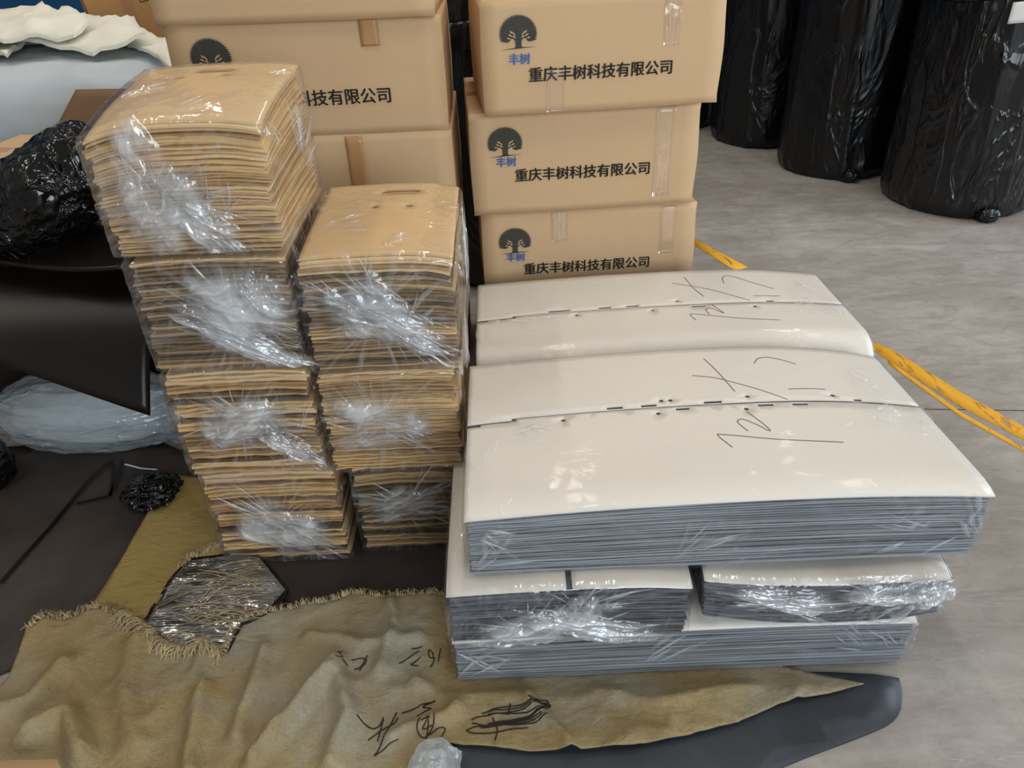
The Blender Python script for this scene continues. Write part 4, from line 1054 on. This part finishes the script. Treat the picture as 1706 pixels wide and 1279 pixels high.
# leaning carton behind the bale
lc = thing('tall_carton', 'tall taped brown carton leaning behind the white cloths', 'box', (-1.60, 4.02, 0.0), 0, None, (0.0, -0.12, 0.5))
box_mesh('box_body', -0.16, 0.16, -0.16, 0.16, 0, 1.7, MAT['carton_end'], lc)
box_mesh('packing_tape', -0.02, 0.03, -0.1615, -0.1608, 0.0, 1.7, MAT['clear_tape'], lc)
V, F = [], []
for k in range(4):
    for (x0, x1, z0, z1) in (((0.06, 0.064, 1.10, 1.16), (0.12, 0.124, 1.10, 1.16), (0.06, 0.124, 1.10, 1.104), (0.06, 0.124, 1.156, 1.16))[k],):
        b = len(V); V += [(x0, -0.1612, z0), (x1, -0.1612, z0), (x1, -0.1612, z1), (x0, -0.1612, z1)]; F.append((b, b + 1, b + 2, b + 3))
b = len(V); V += [(0.085, -0.1612, 1.115), (0.097, -0.1612, 1.115), (0.095, -0.1612, 1.145), (0.082, -0.1612, 1.145)]; F.append((b, b + 1, b + 2, b + 3))
raw('printed_mark', V, F, MAT['print'], lc, False)


# ------------------------------------------------------------------ black wrapped rolls
def roll(label, x, y, r, h, seed, mat='roll', lean=0.0, tuck=True, paper=None):
    t = thing('wrapped_roll', label, 'roll', (x, y, 0), 0, 'black wrapped rolls')
    nu, nv = 160, 110
    th = np.linspace(0, 2 * np.pi, nu, endpoint=False); zz = np.linspace(0, 1, nv)
    T, Zt = np.meshgrid(th, zz, indexing='ij'); c, s = np.cos(T).ravel(), np.sin(T).ravel(); z = Zt.ravel()
    prof = 1 - 0.10 * np.exp(-z * h / 0.03) + 0.012 * np.exp(-((z * h - 0.07) / 0.05) ** 2)
    p = np.stack([c * 3, s * 3, z * h * 1.2], 1)
    vert = ridge(np.stack([c * 2.6 + z * 0.8, s * 2.6, z * 0.5], 1), seed, 2) ** 4; vert_k = 1.4
    sag = ridge(np.stack([c * 2 + 3, s * 2, z * h * 4 + np.sin(T.ravel() * 3 + seed) * 0.6], 1), seed + 3, 2) ** 5
    botf = np.exp(-z * h / 0.10) * ridge(np.stack([c * 14, s * 14, z * h * 8], 1), seed + 8, 3)
    rr = r * prof + 0.014 * vert * vert_k + 0.008 * sag + 0.014 * botf - 0.012 + 0.012 * (fbm(p * 0.9, seed + 5, 3) - 0.5)
    X = c * rr + lean * z * h; Yv = s * rr
    V = np.stack([X, Yv, z * h], 1); F = []
    for i in range(nu):
        for j in range(nv - 1):
            a, b = i * nv + j, ((i + 1) % nu) * nv + j; F.append((a, b, b + 1, a + 1))
    F.append(tuple(i * nv for i in range(nu))[::-1]); F.append(tuple(i * nv + nv - 1 for i in range(nu)))
    raw('roll_body', V, F, MAT[mat], t)
    # gathered band of film round the shoulder
    P = np.zeros((120, 10, 3)); an = np.linspace(0, 2 * np.pi, 120); q = np.linspace(0, 1, 10)
    for i, a in enumerate(an):
        for j, b in enumerate(q):
            k = ridge(np.array([[math.cos(a) * 9, math.sin(a) * 9, b * 2 + seed]]), seed + 2, 3)[0]
            R_ = r + 0.012 + 0.03 * math.sin(math.pi * b) * k; zb = 0.99 + b * 0.10 + 0.02 * math.sin(a * 3 + seed)
            P[i, j] = (math.cos(a) * R_ + lean * zb, math.sin(a) * R_, zb)
    patch('film_band', P, 0.003, MAT['roll_shiny'], t)
    if tuck:
        blob('tucked_film', (-0.05 * r, -r * 0.97, 0.035), (0.05, 0.045, 0.035), lambda d: 0.5 * (ridge(d * 3 + seed, seed, 3) - 0.4), MAT['roll_shiny'], t, 40, 26, 1.0, 0.001)
    if paper:
        a, z0 = paper
        P = np.zeros((6, 6, 3))
        for i in range(6):
            for j in range(6):
                aa = a + (i / 5 - 0.5) * 0.17; P[i, j] = (math.cos(aa) * (r + 0.02), math.sin(aa) * (r + 0.02) - 0.002 * i, z0 + j / 5 * 0.085 + 0.01 * i / 5)
        patch('paper_label', P, 0.0008, MAT['label_white'], t)
    return t


roll('nearest glossy black wrapped roll at the right with a white paper label', 2.40, 3.95, 0.375, 1.75, 101, 'roll_shiny', 0.0, True, (-1.98, 0.90))
roll('black wrapped roll second from the right, right behind the labelled one', 1.972, 4.555, 0.325, 1.75, 102, 'roll', -0.0)
roll('smooth black wrapped roll third from the right', 1.725, 5.20, 0.325, 1.75, 103, 'roll', 0.0, False)
roll('farthest black wrapped roll right beside the printed cartons', 1.21, 5.68, 0.325, 1.75, 104, 'roll', 0.0, False)
roll('added black roll filling the dark gap behind the labelled one', 2.74, 4.66, 0.325, 1.75, 105, 'roll', 0.0, False)  # roll added to keep the gap between the front rolls black
roll('added black roll standing in for the shade between the two carton stacks', 0.02, 3.35, 0.34, 1.75, 106, 'roll', 0.0, False)  # made-up roll, put here so the deep gap reads as dark
